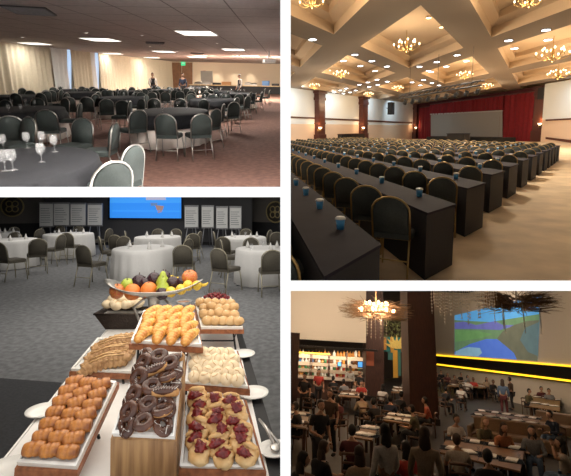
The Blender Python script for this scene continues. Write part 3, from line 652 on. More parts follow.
def tray(nm, Qp, z, base_h, m_base, m_plate, label, cat, rise=.1, foot=None):     # a shallow display tray that slopes towards the guest
    Q = [BL.at(x,y,z+(rise if i < 2 else 0)) for i,(x,y) in enumerate(Qp)]; c = sum(Q, V((0,0,0)))/4; c.z = z-base_h
    n = (Q[1]-Q[2]).cross(Q[0]-Q[2]).normalized(); n = n if n.z > 0 else -n
    L = [p-c for p in Q]; k4 = [[3,2,1,0],[4,5,6,7]]+[[i,(i+1)%4,4+(i+1)%4,4+i] for i in range(4)]
    mb = MB().add([V((p.x,p.y,0 if not foot else p.z-.028)) for p in L]+[p-n*.006 for p in L], k4)
    I = inset(L,.010); J = inset(L,.022); K = inset(L, .03)
    pl = MB().add([p-n*.006 for p in I]+list(I), k4); pl.add(list(I)+[p+n*.010 for p in I]+[p+n*.010 for p in J]+[p+n*.001 for p in J], [[i,(i+1)%4,4+(i+1)%4,4+i] for i in range(4)]+[[4+i,4+(i+1)%4,8+(i+1)%4,8+i] for i in range(4)]+[[8+i,8+(i+1)%4,12+(i+1)%4,12+i] for i in range(4)])
    t = thing(nm, [('board' if base_h < .1 else 'box', mb, m_base),('plate', pl, m_plate)]+list(foot or [])); tag(put(t, BL, c), label, cat)
    q = inset(Q,.03); TILT[id(q)] = math.atan2(rise, (Q[0]-Q[3]).to_2d().length); return q
def lay(P_, Q, u, v, yaw, sc, label, cat, group, dz=.003, tilt=0):
    p = lerp2(Q,u,v); th = TILT[id(Q)]
    o = P_.put(BL, (0,0,0), 0, 1, label, cat, group)
    o.matrix_basis = BL.M @ Matrix.Translation(p) @ Matrix.Rotation(th,4,'X') @ Matrix.Translation((0,0,dz)) @ Matrix.Rotation(yaw,4,'Z') @ Matrix.Rotation(tilt,4,'X') @ Matrix.Diagonal((*(sc if isinstance(sc,tuple) else (sc,)*3),1)); return o
# the buffet table
TZ = .75; c = [V((-1.21,2.95,0)), V((-.31,2.95,0)), V((.02,1.25,0)), V((-.90,1.25,0))]
t = empty('buffet_table'); MB().prism([(p.x,p.y) for p in c], .02, TZ-.012).build('black_skirt', blk, t); MB().prism([(p.x,p.y) for p in c], TZ-.012, TZ-.004).build('black_tablecloth', blk, t)
tag(put(t, BL, (0,0,0)), 'long buffet table covered in black cloth carrying the pastry trays', 'table')
r = [V((-1.20,2.93,0)), V((-.345,2.93,0)), V((-.035,1.25,0)), V((-.895,1.25,0))]
t = one('table_runner', MB().prism([(p.x,p.y) for p in r], TZ-.003, TZ+.001).prism([(r[0].x-.012,r[0].y),(r[0].x-.004,r[0].y),(r[3].x-.004,r[3].y),(r[3].x-.012,r[3].y)],TZ-.12,TZ), linen, BL, 'white cloth runner laid over the black buffet tablecloth', 'table runner')
# --- food prototypes
crust = mat('golden_brown_crust', (.66,.27,.06), .38, scale=26, col2=(.24,.07,.02), bump=.3); crust2 = mat('golden_croissant_crust', (.88,.50,.12), .4, scale=26, col2=(.50,.17,.03), bump=.3)
choc = mat('chocolate_filling', (.03,.012,.006), .4); glaze = mat('chocolate_glaze', (.13,.052,.03), .25, scale=14, col2=(.045,.016,.01)); dough = mat('light_fried_dough', (.55,.27,.09), .6)
sugar = mat('white_icing_drizzle', (.75,.68,.62), .5); pale = mat('pale_floured_dough', (.90,.77,.55), .75, scale=14, col2=(.72,.56,.36), bump=.2)
bun = mat('pale_golden_bun', (.72,.50,.26), .6, scale=14, col2=(.58,.33,.13), bump=.2); jam = mat('red_jam', (.33,.03,.022), .3, scale=30, col2=(.14,.01,.01), bump=.5); dan = mat('buttery_danish_dough', (.80,.56,.28), .6, scale=20, col2=(.60,.32,.10), bump=.3)
tw = mat('baked_braid_crust', (.55,.33,.15), .55, scale=30, col2=(.30,.15,.06), bump=.3)
def ridged(L, R, bend=0, n=17, seg=12, rid=.13, rings=4, taper=.75, flat=.8):
    mb = MB(); pts = []; rs = []
    for i in range(n):
        u = i/(n-1)*2-1; a = u*bend; x = L/2*u if not bend else L/2*math.sin(a)/bend; y = 0 if not bend else L/2*(math.cos(a)-1)/bend
        pts.append((x, y, R*flat)); q = math.sqrt(max(0,1-abs(u)**3*taper-.02)); rs.append(R*q*(1+rid*abs(math.sin((u*rings)*math.pi/2))-rid*.5))
    mb.tube(pts, rs, seg); mb.v = [V((v.x,v.y,max(.0,v.z*flat+.002))) for v in mb.v]; return mb
def food(nm, parts): return Proto(thing(nm, parts))
pac = [food('chocolate_pastry', [('crust', ridged(.068,.027,0,rid=.12,rings=3+k,taper=.45), crust), ('chocolate_end', MB().ball((.034,.006,.016),(.005,.006,.006),8,5).ball((.034,-.009,.014),(.005,.005,.005),8,5), choc)]) for k in range(2)]
cro = [food('croissant', [('crust', ridged(.125,.023,b,n=33,rid=.22,rings=7,taper=.93), crust2)]) for b in (.5,.8)]
for c_ in cro: c_.o.children[0].name = 'crust'
def torus(R, r, z0=0, sq=1, half=False, n=24, m=10, nz=.0):
    mb = MB(); pts = []
    def fn(u,v):
        a = u*2*math.pi; b = (v*math.pi*1.15-.075*math.pi) if half else v*2*math.pi; q = r*(1.04 if half else 1)*(1+nz*noise.noise(V((math.cos(a)*2,math.sin(a)*2,b))))
        return ((R+q*math.cos(b))*math.cos(a)*sq, (R+q*math.cos(b))*math.sin(a), r+q*math.sin(b)*.9+z0)
    mb.sheet(fn, n, m); return mb
def drz(R, r, sq):
    pts = [((R+ (r*.7)*math.cos(k*1.9))*math.cos(k*.35)*sq, (R+(r*.7)*math.cos(k*1.9))*math.sin(k*.35), r*2.0-.004+.0015*math.sin(k)) for k in range(19)]
    return MB().tube(pts, .0022, 4)
don = [food('chocolate_doughnut', [('dough_ring', torus(.026,.0145,sq=s), dough), ('chocolate_glaze', torus(.026,.0148,.001,s,True,nz=.15), glaze)]+([('icing_drizzle', drz(.026,.0155,s), sugar)] if s > 1 else [])) for s in (1.0,1.45)]
ecl = food('chocolate_eclair', [('dough', ridged(.10,.021,.3,rid=.06,taper=.4), dough), ('chocolate_glaze', MB().ball((0,-.004,.024),(.05,.02,.016),14,8,.1), glaze), ('icing_drizzle', MB().tube([(x*.005-.045,(-.004)+.014*(-1)**x,.039-abs(x-9)*.0009) for x in range(19)],.002,4), sugar)])
def slab_food(w, l, h, nz, sd): 
    return MB().ball((0,0,h*.45),(w/2,l/2,h*.6),16,9,nz,4,sd,fn=lambda d: 1/max(.62,(abs(d.x)**4+abs(d.y)**4+abs(d.z)**4)**.25)**.6)
dns = [food('jam_danish', [('pastry', slab_food(.062,.066,.032,.3,k), dan), ('jam_topping', MB().ball((.004*k-.004,.006*k-.010,.040),(.023-.003*k,.012+.002*k,.011),16,9,.9,5,k+5), jam), ('dough_fold', MB().ball((0,0,0),(.026,.009,.008),12,7,.3,3,k), dan)]) for k in range(3)]
for d_ in dns:
    [c_ for c_ in d_.o.children if c_.name.startswith('dough_fold')][0].matrix_basis = Matrix.Translation((0,.018,.036))
rol = [food('flour_roll', [('crumb', MB().ball((0,0,.018),(.030,.028,.022),14,9,.12,2,k), pale), ('slit', MB().tube([(-.014,.004,.037),(0,-.001,.0405),(.015,.003,.037)],.0022,4), bun)]) for k in range(3)]
bnn = [food('golden_bun', [('crust', MB().ball((0,0,.02),(.033,.029,.024),14,9,.15,2,k+9), bun), ('crease', MB().tube([(-.02,0,.036),(0,.006,.044),(.02,.002,.037)],.003,5), pale)]) for k in range(3)]
brd = food('braided_pastry', [('strands', ridged(.17,.022,.5,n=29,rid=.5,rings=9,taper=.6), tw), ('sugar_seam', MB().tube([(-.06,-.012,.036),(0,0,.04),(.06,-.012,.036)],.003,4), bun)])
# --- trays (pixel corners: back left, back right, front right, front left)
R_ = random.uniform
def stand(x, y, h): return [('stand_leg', MB().tube([(sx*x,sy*y,.01),(sx*x*1.15,sy*y*1.15,-h)],.006,6), blk) for sx in (-1,1) for sy in (-1,1)]+[('stand_rail', MB().tube([(-x,-y,-h*.5),(x,-y,-h*.5),(x,y,-h*.5),(-x,y,-h*.5)],.005,6,True), blk)]
QA = tray('pastry_tray', [(72,376),(119,381),(77,471),(14,467)], .80, .045, twood, porcelain, 'wooden tray with white plate of chocolate pastries at the front left of the buffet', 'tray', .13, foot=stand(.05,.08,.04))
for r_ in range(7):
    for c_ in range(3):
        lay(pac[(r_+c_)%2], QA, .16+.33*c_+R_(-.02,.02), .06+.146*r_, math.pi+.3+R_(-.3,.3), .86+R_(0,.1), 'chocolate-filled pastry, %s from the left in the %s row from the back'%(nth(c_),nth(r_)), 'pastry', 'chocolate pastries on the front left tray')
QB = tray('doughnut_box', [(141,351),(185,353),(176,441),(110,438)], .90, .148, bwood, porcelain, 'tall light wooden box topped with a white plate of chocolate doughnuts, front centre', 'display box', .16)
k = 0
for r_ in range(9):
    for c_ in range(3):
        k += 1
        lay(ecl if (k*7)%5 == 1 else don[(k*3)%2], QB, .2+.3*c_, .05+.112*r_+(.03 if c_==1 else 0), R_(-1.2,1.2) if c_ else 2.2+R_(-.3,.3), .80+R_(-.05,.08), 'chocolate doughnut, %s from the left in the %s row from the back'%(nth(c_),nth(r_)), 'doughnut', 'chocolate doughnuts and eclairs on the box', .004+(.016 if (r_+c_)%2 else 0), R_(-.55,.2) if c_ else -.6)
QC = tray('danish_tray', [(187,391),(246,399),(266,471),(178,470)], .80, .045, twood, porcelain, 'wooden tray with white plate of jam danishes at the front right', 'tray', .13, foot=stand(.05,.08,.04))
for r_ in range(6):
    for c_ in range(3):
        lay(dns[(r_+2*c_)%3], QC, .16+.335*c_+(.04 if r_%2 else -.02), .07+.17*r_+(.04 if c_==1 else 0), R_(-.45,.45), R_(.98,1.12), 'jam-topped danish, %s from the left in the %s row from the back'%(nth(c_),nth(r_)), 'danish', 'jam danishes on the front right tray')
QD = tray('roll_tray', [(187,350),(238,350),(250,389),(183,384)], .84, .05, twood, porcelain, 'wooden tray with white plate of floured rolls behind the danish tray', 'tray', .10, foot=stand(.09,.1,.03))
for r_ in range(5):
    for c_ in range(5):
        lay(rol[(r_+c_)%3], QD, .1+.2*c_+(.06 if r_%2 else 0), .07+.215*r_, R_(0,6), .95, 'small white floured roll, %s from the left in the %s row from the back'%(nth(c_),nth(r_)), 'bread roll', 'floured rolls on the right tray')
QE = tray('braid_tray', [(97,338),(144,338),(138,374),(69,371)], .80, .04, twood, porcelain, 'wooden tray with white plate of braided pastries left of the doughnuts', 'tray', .10, foot=stand(.09,.1,.03))
for r_ in range(10):
    lay(brd, QE, .5+.03*(-1)**r_, .05+.1*r_, .35, (1.3,1.1,1.2), 'long braided pastry, %s from the back of its tray'%nth(r_), 'pastry', 'braided pastries', .003+.006*(r_%3))
QF = tray('croissant_tray', [(143,311),(195,311),(203,347),(129,343)], .98, .03, twood, porcelain, 'raised wooden tray of small golden croissants at the centre of the buffet', 'tray', .08, foot=stand(.1,.1,.195))
for r_ in range(4):
    for c_ in range(4):
        lay(cro[(r_+c_)%2], QF, .12+.25*c_+R_(-.02,.02), .1+.27*r_, math.pi/2+R_(-.3,.2)-.3, (1.0,1.05,1.1), 'small golden croissant, %s from the left in the %s row from the back'%(nth(c_),nth(r_)), 'croissant', 'croissants on the raised tray')
QG = tray('bun_tray', [(194,303),(236,304),(244,329),(200,329)], .88, .03, twood, porcelain, 'raised wooden tray of golden buns at the back right of the buffet', 'tray', .06, foot=stand(.11,.15,.095))
for r_ in range(4):
    for c_ in range(5):
        lay(bnn[(r_+c_)%3], QG, .09+.205*c_+(.05 if r_%2 else 0), .08+.28*r_, R_(0,6), (.95,1.15,1.15), 'golden bun, %s from the left in the %s row from the back'%(nth(c_),nth(r_)), 'bun', 'golden buns on the back right tray', .003+(.012 if (c_*r_)%3==1 else 0))
# bread bowl
c = BL.at(123,311,.86); D = c.y; rr = 23*D/F
bw_ = thing('bread_basket', [('basket', MB().add([(x*s,y*s*.8,z) for s,z in ((.62,-.11),(1,0),(.93,0),(.58,-.10)) for x,y in ((-rr,-rr*.75),(rr,-rr*.75),(rr,rr*.75),(-rr,rr*.75))],
   [[0,1,2,3]]+[[4*l+i,4*l+(i+1)%4,4*l+4+(i+1)%4,4*l+4+i] for l in range(3) for i in range(4)]+[[15,14,13,12]]), wick), ('rim', MB().tube([(-rr,-rr*.6,0),(rr,-rr*.6,0),(rr,rr*.6,0),(-rr,rr*.6,0)],.007,6,True), wick), ('liner', MB().box(-rr*.9,rr*.9,-rr*.5,rr*.5,-.03,-.02), linen)])
tag(put(bw_, BL, (c.x,c.y,.862)), 'dark square basket heaped with pale bread puffs, back left of the buffet', 'basket')
for k in range(17):
    a = k*2.4; q = rr*.78*math.sqrt((k+.3)/17); h = .03*(1-(q/rr)**2)+.0
    rol[k%3].put(BL, (c.x+q*math.cos(a), c.y+q*math.sin(a)*.62, .874+h+(.022 if k<5 else 0)), a, 1.35, 'pale bread puff in the dark square basket, %s counted from its centre'%nth(k), 'bread puff', 'bread puffs in the basket')
# fruit stand
fz = 1.06; c = BL.at(154,294,fz); D = c.y; ra = 49*D/F
ft = MB(); n = 36
def boat(u, v): a = u*2*math.pi; q = .35+.65*v; return (ra*q*math.cos(a), ra*.42*q*math.sin(a), .035*v*v+.055*abs(math.cos(a))**3*v)
ft.sheet(boat, n, 4); ft.sheet(lambda u,v: tuple(V(boat(u,v))-V((0,0,.006))), n, 4); ft.sheet(lambda u,v: tuple(V(boat(u,1))-V((0,0,.006*v))), n, 1); ft.prism([(boat(i/n,0)[0],boat(i/n,0)[1]) for i in range(n)], -.006, 0)
stl = mat('brushed_silver', (.55,.53,.50), .35, 1)
t = thing('fruit_stand', [('boat_dish', ft, stl), ('neck', MB().lathe([(.05,-.15),(.03,-.12),(.035,-.03),(.06,-.006)],12), stl)]+[('curved_leg', MB().tube([(s*.05,0,-.02),(s*.12,0,-.08),(s*.07,0,-.2),(s*.14,0,-.30)],.009,6), stl) for s in (-1,1)]+[('foot_ring', MB().tube([(.15*math.cos(a*.5236),.08*math.sin(a*.5236),-.3) for a in range(12)],.008,6,True), stl)])
tag(put(t, BL, c), 'tall silver boat-shaped stand heaped with mixed fruit behind the pastries', 'fruit stand')
red = mat('red_apple_skin',(.50,.05,.03),.3,scale=9,col2=(.55,.28,.06)); grn = mat('green_pear_skin',(.42,.50,.07),.35,scale=9,col2=(.3,.38,.04)); orn = mat('orange_peel',(.80,.25,.04),.4,scale=40,col2=(.62,.15,.03),bump=.2)
plm = mat('dark_plum_skin',(.035,.012,.02),.25); yel = mat('banana_peel',(.80,.58,.06),.4,scale=9,col2=(.65,.42,.05)); stm = mat('brown_stalk',(.1,.06,.03),.8)
def apple(m, pear=False):
    pr = [(0.004,-.9),(.35,-1),(.75,-.75),(1,-.1),(.95,.4),(.6,.8),(.25,.82),(.05,.65)] if not pear else [(.004,-.95),(.4,-1),(.85,-.7),(1,-.2),(.8,.3),(.48,.8),(.36,1.2),(.2,1.4),(.03,1.42)]
    return [('flesh', MB().lathe([(r,z) for r,z in pr],18), m), ('stalk', MB().tube([(0,0,.6 if not pear else 1.3),(.06,0,1.1 if not pear else 1.7)],.06,5), stm)]
PR = {'red apple':food('red_apple', apple(red)), 'green apple':food('green_apple', apple(grn)), 'orange':food('orange', [('peel', MB().ball((0,0,0),1,18,12,.03), orn), ('navel', MB().ball((0,0,.97),(.12,.12,.06),8,4), stm)]),
 'plum':food('dark_plum', [('skin', MB().ball((0,0,0),(1,.92,1.05),16,10), plm), ('stalk', MB().tube([(0,0,1),(.05,0,1.3)],.06,5), stm)]), 'green pear':food('green_pear', apple(grn, True)),
 'yellow lemon':food('lemon', [('peel', MB().lathe([(.02,-1.25),(.3,-1.05),(.85,-.5),(1,0),(.85,.5),(.3,1.05),(.02,1.25)],16), yel), ('stem_end', MB().ball((0,0,1.22),(.1,.1,.06),8,4), stm)]),
 'banana':food('banana', [('peel', MB().tube([(2.4*math.sin(a),0,1.6-2.4*math.cos(a)*.9) for a in [i*.2-1.0 for i in range(11)]],[.15,.35,.5,.56,.6,.6,.58,.54,.45,.3,.14],8), yel), ('tip', MB().tube([(2.05,0,.42),(2.2,0,.62)],.13,6), stm)])}
FR = [('plum',139,283,8,.06),('plum',154,279.5,7,.06),('banana',178,277,6,.05),('red apple',189.6,277.5,8,.05),('green pear',163,281,7,.045),('plum',173,284,7.5,.04),('plum',165,277,6,.07),('plum',182,282,6,.05),
 ('green apple',127.6,284.5,6.5,.04),('red apple',117,291,7.5,.0),('orange',132.5,292,8.2,-.01),('orange',149,290,8.2,-.01),('green pear',163,287.5,7,-.02),('plum',162,293.5,6.5,-.04),('yellow lemon',171,292,5.5,-.04),('yellow lemon',181,289.5,5.5,-.03),
 ('yellow lemon',188,285.5,5.5,-.01),('yellow lemon',197,285.5,5,-.01),('banana',203,283.5,4.5,.0),('plum',145,284,6,.04)]
lab = {}
for k,(kn,px,py,rp,dy) in enumerate(FR):
    p = BL.deep(px, py, D+dy*1.1); r_ = rp*p.y/F; n_ = lab[kn] = lab.get(kn,0)+1
    PR[kn].put(BL, p, random.uniform(-.4,.4)+(0 if kn!='yellow lemon' else .3), r_ if kn != 'banana' else r_*.6, kn+' on the silver fruit stand, '+['first','second','third','fourth','fifth','sixth','seventh'][n_-1]+' of its kind counted from the back', kn.split()[-1], kn+'s on the fruit stand', tilt=(1.3 if kn=='yellow lemon' else random.uniform(-.3,.3)))
# small bowls, plates, tongs
cb = BL.at(214.5,301,.88+.09)
t = thing('cherry_bowl', [('bowl', MB().lathe([(.045,-.075),(.06,-.07),(.10,-.02),(.105,0),(.098,0),(.085,-.03),(.03,-.05)],24), porcelain)]); 
pc = BL.at(213,302,.955); tag(put(t, BL, (pc.x,pc.y+.12,.955)), 'white bowl of dark red cherries behind the bun tray', 'bowl')
ch = food('cherry', [('skin', MB().ball((0,0,0),.013,10,7), mat('cherry_skin',(.18,.01,.015),.2)), ('stalk', MB().tube([(0,0,.012),(.006,.003,.035)],.0012,4), stm)])
for k in range(22):
    a = k*2.4; q = .082*math.sqrt((k+.5)/22); ch.put(BL, (pc.x+q*math.cos(a), pc.y+.12+q*math.sin(a), .95+.03*(1-(q/.09)**2)), a, 1.1, 'dark red cherry in the white bowl, %s counted outward from the middle'%nth(k), 'cherry', 'cherries in the white bowl')
p = BL.at(184,306.5,.80); t = thing('sauce_bowl', [('glass_bowl', MB().lathe([(.03,0),(.05,.02),(.062,.055),(.058,.055),(.045,.02)],18), mat('thin_grey_glass',(.5,.5,.5),.15)), ('orange_marmalade', MB().lathe([(.05,.035),(.055,.045),(.002,.05)],18), mat('marmalade',(.6,.2,.03),.3))])
tag(put(t, BL, (p.x,p.y,.79)), 'small glass bowl of orange marmalade beneath the fruit stand', 'bowl')
t = thing('pedestal_stand', [('column', MB().lathe([(.06,0),(.03,.01),(.03,.03),(.06,.04)],12), stl)]); tag(put(t, BL, (p.x,p.y,TZ+.001)), 'small silver pedestal holding the marmalade bowl', 'stand')
def plate(px, py, rp, label, z=.755):
    p = BL.at(px,py,z); r_ = rp*p.y/F
    t = thing('white_plate', [('dish', MB().lathe([(r_*.5,0),(r_*.6,.003),(r_,.014),(r_,.018),(r_*.62,.008),(r_*.55,.006),(.002,.006)],32), porcelain)]); tag(put(t, BL, (p.x,p.y,z-.003)), label, 'plate', 'white plates on the buffet')
plate(243,355.5,12,'white plate at the right table edge beside the roll tray'); plate(253,395,15.5,'white plate at the right table edge beside the danish tray'); plate(43,413,16,'white plate half under the chocolate pastry tray on the left')
plate(8,474,26,'white plate at the bottom left corner of the buffet'); plate(274,452,16,'white plate under the tongs at the bottom right')
a = BL.at(259,419,.80); b = BL.at(274,444,.77); t = empty('serving_tongs')
MB().tube([a, a.lerp(b,.5)+V((0,0,.012)), b],[.004,.006,.006],6).build('upper_arm', stl, t); MB().tube([a, a.lerp(b,.5)+V((.012,0,-.004)), b+V((.02,0,-.002))],[.004,.006,.006],6).build('lower_arm', stl, t); MB().ball(b+V((.006,-.012,-.002)),(.02,.028,.006),12,6).build('spoon_end', stl, t)
tag(put(t, BL, (0,0,0)), 'steel serving tongs resting beside the jam danishes', 'tongs')
# --- background: tables
lt = {}
def ltable(px, py, wpx, label):
    c = BL.at(px,py,.69); R = wpx/2*c.y/F; c.z = 0
    if 'p' not in lt:
        sk = MB(); cloth(sk, 1, .75, .02, .06, waves=16, k=1.2, amp=.03)
        lt['p'] = Proto(thing('round_dining_table', [('white_tablecloth', sk, linen), ('tabletop', MB().lathe([(.9,.69),(.9,.73)],32,sy=1.2), mat('table_board',(.3,.2,.12),.6))]))
    lt['p'].put(BL, c, 0, (R,R,.92), label, 'table', 'round tables with white cloths'); return c, R
LT = [(10,239.5,46,'round white-clothed table at the left edge'),(69,233.5,44,'round white-clothed table before the left flip charts'),(144,247.5,58,'round white-clothed table behind the fruit stand'),
      (158,236.5,44,'round white-clothed table below the blue screen, farther back'),(262,248,52,'round white-clothed table at the right edge'),(244,237,44,'round white-clothed table at the far right back'),(5,232,24,'far round white-clothed table at the left edge')]
lc = banquet_chair('banquet_chair', olive, champ)
LCH = [[(2,243),-90,0],[(38,240.5),75,0],[(15,232.5),170,0],[(-6,244),-20,0],[(44,233),60,0]], [(66.5,232.5),0],[(92,232),75],[(44,229),-60],[(84,226.5),165],[(57,227),190], 0
CB = [[((38,239),35),((0,243),-25),((15,232.5),185),((45,235),80)], [((66.5,233),0),((92,229.5),75),((42,228),-70),((60,226),175),((79,226.5),185)],
      [((111,244.5),-20),((149,244),5),((99,236.5),-60),((180,240),65),((124,236.5),170),((188,236),85)], [((141,234),-10),((170,233.5),20),((125,231),-70),((187,232),80),((158,229),180),((176,229),175)],
      [((236,246.5),-30),((271,249.5),10),((223,240),-75),((250,238),175)], [((219,232),-75),((238,234.5),-10),((262,233),15),((270,230),70),((246,229),180)], [((12,228),60),((24,229),70)]]
tcs = []
for (px,py,wpx,lab_),chs in zip(LT,CB):
    c,R = ltable(px,py,wpx,lab_); tcs.append((c,R))
pts = []; meta = []
for ti,chs in enumerate(CB):
    chs.sort(key=lambda q:q[0][0])
    for k,(tp,yaw) in enumerate(chs):
        p = BL.at(tp[0],tp[1],.79); p.z = 0; p += V((-math.sin(math.radians(yaw)),math.cos(math.radians(yaw)),0))*.23; pts.append(p); meta.append((ti,k,yaw))
settle(pts, [c for c,_ in tcs], gap=.5, rx=.95, ry=1.15)
for p,(ti,k,yaw) in zip(pts,meta):
    lc.put(BL, p, math.radians(yaw), .88, 'olive chair at the %s, %s from the left'%(LT[ti][3].replace('round white-clothed table ','table '),nth(k)), 'chair', 'olive chairs at the white tables')
tg = Proto(thing('drinking_glass', [('tumbler', MB().lathe([(.025,0),(.032,.11),(.030,.11),(.023,.006)],12), glass)]))
nb = Proto(thing('folded_napkin', [('cone', MB().lathe([(.045,0),(.03,.06),(.003,.14)],10), linen)]))
for ti,(c,R) in enumerate(tcs):
    for k in range(5):
        a = k*1.257+.3; (tg if k%2 else nb).put(BL, (c.x+R*.6*math.cos(a), c.y+R*.65*math.sin(a), .692), a, 1, ('clear glass' if k%2 else 'white cone napkin')+' on the '+LT[ti][3].replace('round white-clothed table ','table ')+', '+nth(k//2)+' of its kind', 'glass' if k%2 else 'napkin', 'place settings on the white tables')
# flip charts
paper = mat('white_flip_paper', (.78,.78,.76), .8, var=.01); ink = mat('grey_marker_lines', (.35,.36,.38), .8); easel = mat('grey_easel_metal', (.35,.35,.36), .4, .5)
def flip(x0, x1, y0, y1, label):
    D = YB-.9; a = BL.deep(x0,y0,D); b = BL.deep(x1,y1,D); w = b.x-a.x; h = a.z-b.z; z0 = b.z
    ln = MB()
    for i in range(7): ln.box(-w*.42,w*(.1+.3*random.random()),-.035,-.032,z0+h*(.15+.1*i),z0+h*(.15+.1*i)+.02)
    parts = [('board', MB().box(-w/2-.02,w/2+.02,0,.03,z0-.05,z0+h+.03), easel), ('paper_pad', MB().box(-w/2,w/2,-.03,0,z0,z0+h), paper, [('writing_lines', ln, ink)]), ('clamp_bar', MB().box(-w/2-.01,w/2+.01,-.05,-.02,z0+h-.03,z0+h+.03), easel)]
    for s in (-1,1): parts.append(('leg', MB().tube([(s*w*.3,0,z0),(s*w*.5,-.12,0)],.018,6), easel))
    parts.append(('leg', MB().tube([(0,.03,z0+h*.5),(0,.45,0)],.018,6), easel))
    t = thing('flip_chart', parts); tag(put(t, BL, ((a.x+b.x)/2, D, 0)), label, 'flip chart', 'flip charts along the back wall')
for k,q in enumerate(((40,53,203,226),(54.5,69,203,225),(71,85.5,203.5,225),(88,102,204,225))): flip(q[0],q[1],q[2],q[3],'white flip chart left of the blue screen, '+nth(k)+' from the left')
for k,q in enumerate(((185,198,206,227),(202,213.5,206,227),(216.5,227.5,207,228),(230,241,207,228))): flip(q[0],q[1],q[2],q[3],'white flip chart right of the blue screen, '+nth(k)+' from the left')
# screen
def emis(nm, c, s): return mat(nm, c, .5, emit=c, es=s, var=.05)
A_ = V((-20,YB,0)); B_ = V((20,YB,0)); t = empty('video_screen')
on_wall(BL,A_,B_,[(108.5,150),(183,150),(183,220),(108.5,219.5)],.02,.06).build('black_frame', blk, t)
sk_ = on_wall(BL,A_,B_,[(110,152),(181.2,152),(181.2,218.3),(110,217.8)],.085,.01).build('picture', emis('screen_blue',(.03,.25,.80),.9), t)
for pts_,m in (([(110,196),(181,196),(181,203),(110,203)],emis('screen_light_blue',(.05,.32,.85),.9)), ([(146,197),(149,195.5),(160,195.5),(166,197),(166,200),(146,200)],emis('screen_tan',(.50,.35,.28),.8)), ([(150,202.5),(158,202.5),(157,205.5),(151,206)],emis('screen_reflection',(.12,.22,.42),.8)), ([(155,205),(164,206),(162,212),(158,213)],emis('screen_brown_reflection',(.35,.22,.2),.8)), ([(112,210),(180,210.5),(180,212),(112,211.5)],emis('screen_cyan_streak',(.04,.30,.85),.9))):
    on_wall(BL,A_,B_,pts_,.097,.004).build('picture_detail', m, t)
tag(put(t,BL,(0,0,0)), 'wide video screen showing bright blue water on the dark back wall', 'screen')
goldm = mat('dull_gold_emblem', (.42,.33,.14), .5, .3)
def emblem(px, py, rp, A, B, label):
    p = BL.wall(px,py,A,B,.03); r_ = rp*p.y/F; yaw = math.atan2(B.y-A.y,B.x-A.x)
    mb = MB().lathe([(r_*.86,0),(r_*.86,.03),(r_,.03),(r_,0)],36); fl = MB()
    for k in range(4): a = math.pi/4+k*math.pi/2; fl.tube([(r_*.36*math.cos(a)+r_*.26*math.cos(q*.524), r_*.36*math.sin(a)+r_*.26*math.sin(q*.524), .045) for q in range(12)], r_*.05, 5, True)
    fl.lathe([(r_*.14,.03),(r_*.14,.06)],14)
    t = thing('wall_emblem', [('disc', MB().lathe([(r_*.9,0),(r_*.9,.03)],36), mat('dark_brown_disc',(.05,.04,.03),.6)), ('ring', mb, goldm), ('flower_motif', fl, goldm)])
    tag(put(t, BL, p, yaw, 1, tilt=math.pi/2), label, 'emblem', 'round wall emblems')
emblem(12.5,206.5,10.5,B1,B2,'round gold flower emblem on the left wall panel'); emblem(275.5,212,11,B3,B4,'round gold flower emblem on the right wall panel')
# ================================================================ BOTTOM RIGHT HALL: restaurant seen from the mezzanine
darkw = wood_mat('dark_brown_wood', (.07,.03,.018), (.035,.014,.01), st=(10,10,1)); tabw = wood_mat('oak_table_wood', (.24,.125,.06), (.14,.07,.03), st=(2,12,12)); seatw = mat('brown_chair_wood', (.12,.055,.03), .5)
yell = mat('yellow_led_strip', (1,.7,.05), .4, emit=(1,.60,.02), es=1.6); blackw = mat('black_wall_band', (.012,.010,.009), .3)
def upright(nm, px0, px1, py, D, d_, z0, z1, m, label, cat):
    a = BR.deep(px0,py,D); b = BR.deep(px1,py,D); w_ = b.x-a.x
    t = thing(nm, [('shaft', MB().box(-w_/2,w_/2,0,d_,z0,z1,.03), m), ('base_plate', MB().box(-w_/2-.05,w_/2+.05,-.05,d_+.05,z0,z0+.25), blackw), ('corner_trim', MB().box(-w_/2-.012,-w_/2+.03,-.012,.03,z0+.25,z1).box(w_/2-.03,w_/2+.012,-.012,.03,z0+.25,z1), m)])
    tag(put(t, BR, ((a.x+b.x)/2, D, 0)), label, cat)
upright('wooden_column', 409, 436, 360, 20, 1.2, 0, 6.5, dwood, 'broad dark red-brown wooden column in the centre of the restaurant', 'column')
upright('wooden_column', 366, 383.5, 340, 27, 1.0, 0, 7.5, dwood, 'dark wooden column beside the bar, left of the colourful banner', 'column')
upright('wooden_column', 288, 297.5, 380, 20, .6, 0, 3.4, darkw, 'dark wooden post at the left edge in front of the bar', 'column')
# right wall: projection, yellow strips, black band, lower wall
def rw(nm, pts, m, off, t): return on_wall(BR, R1, R3, pts, off, t)
struct('trim_1', rw('', [(434,356.4),(590,369.8),(590,382.2),(434,363.2)], blackw, .02, .05), blackw, BR)
t = empty('light_strip'); rw('', [(434,354.2),(590,366.8),(590,368.5),(434,355.6)], yell, .03, .07).build('tube', yell, t); rw('', [(434,355.8),(590,368.8),(590,369.8),(434,356.4)], blackw, .03, .06).build('channel', blackw, t)
tag(put(t,BR,(0,0,0)), 'upper yellow light strip along the restaurant wall under the projection', 'light strip')
t = empty('light_strip'); rw('', [(434,363.2),(590,382.2),(590,384.2),(434,364.6)], yell, .03, .12).build('tube', yell, t); rw('', [(434,364.8),(590,384.6),(590,385.6),(434,365.6)], yell, .03, .1).build('channel', blackw, t)
tag(put(t,BR,(0,0,0)), 'lower yellow light strip along the restaurant wall above the diners', 'light strip')
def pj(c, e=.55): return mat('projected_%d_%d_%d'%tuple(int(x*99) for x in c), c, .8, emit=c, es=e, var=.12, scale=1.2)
t = empty('projected_picture')  # projector light put into the colours of flat glowing shapes
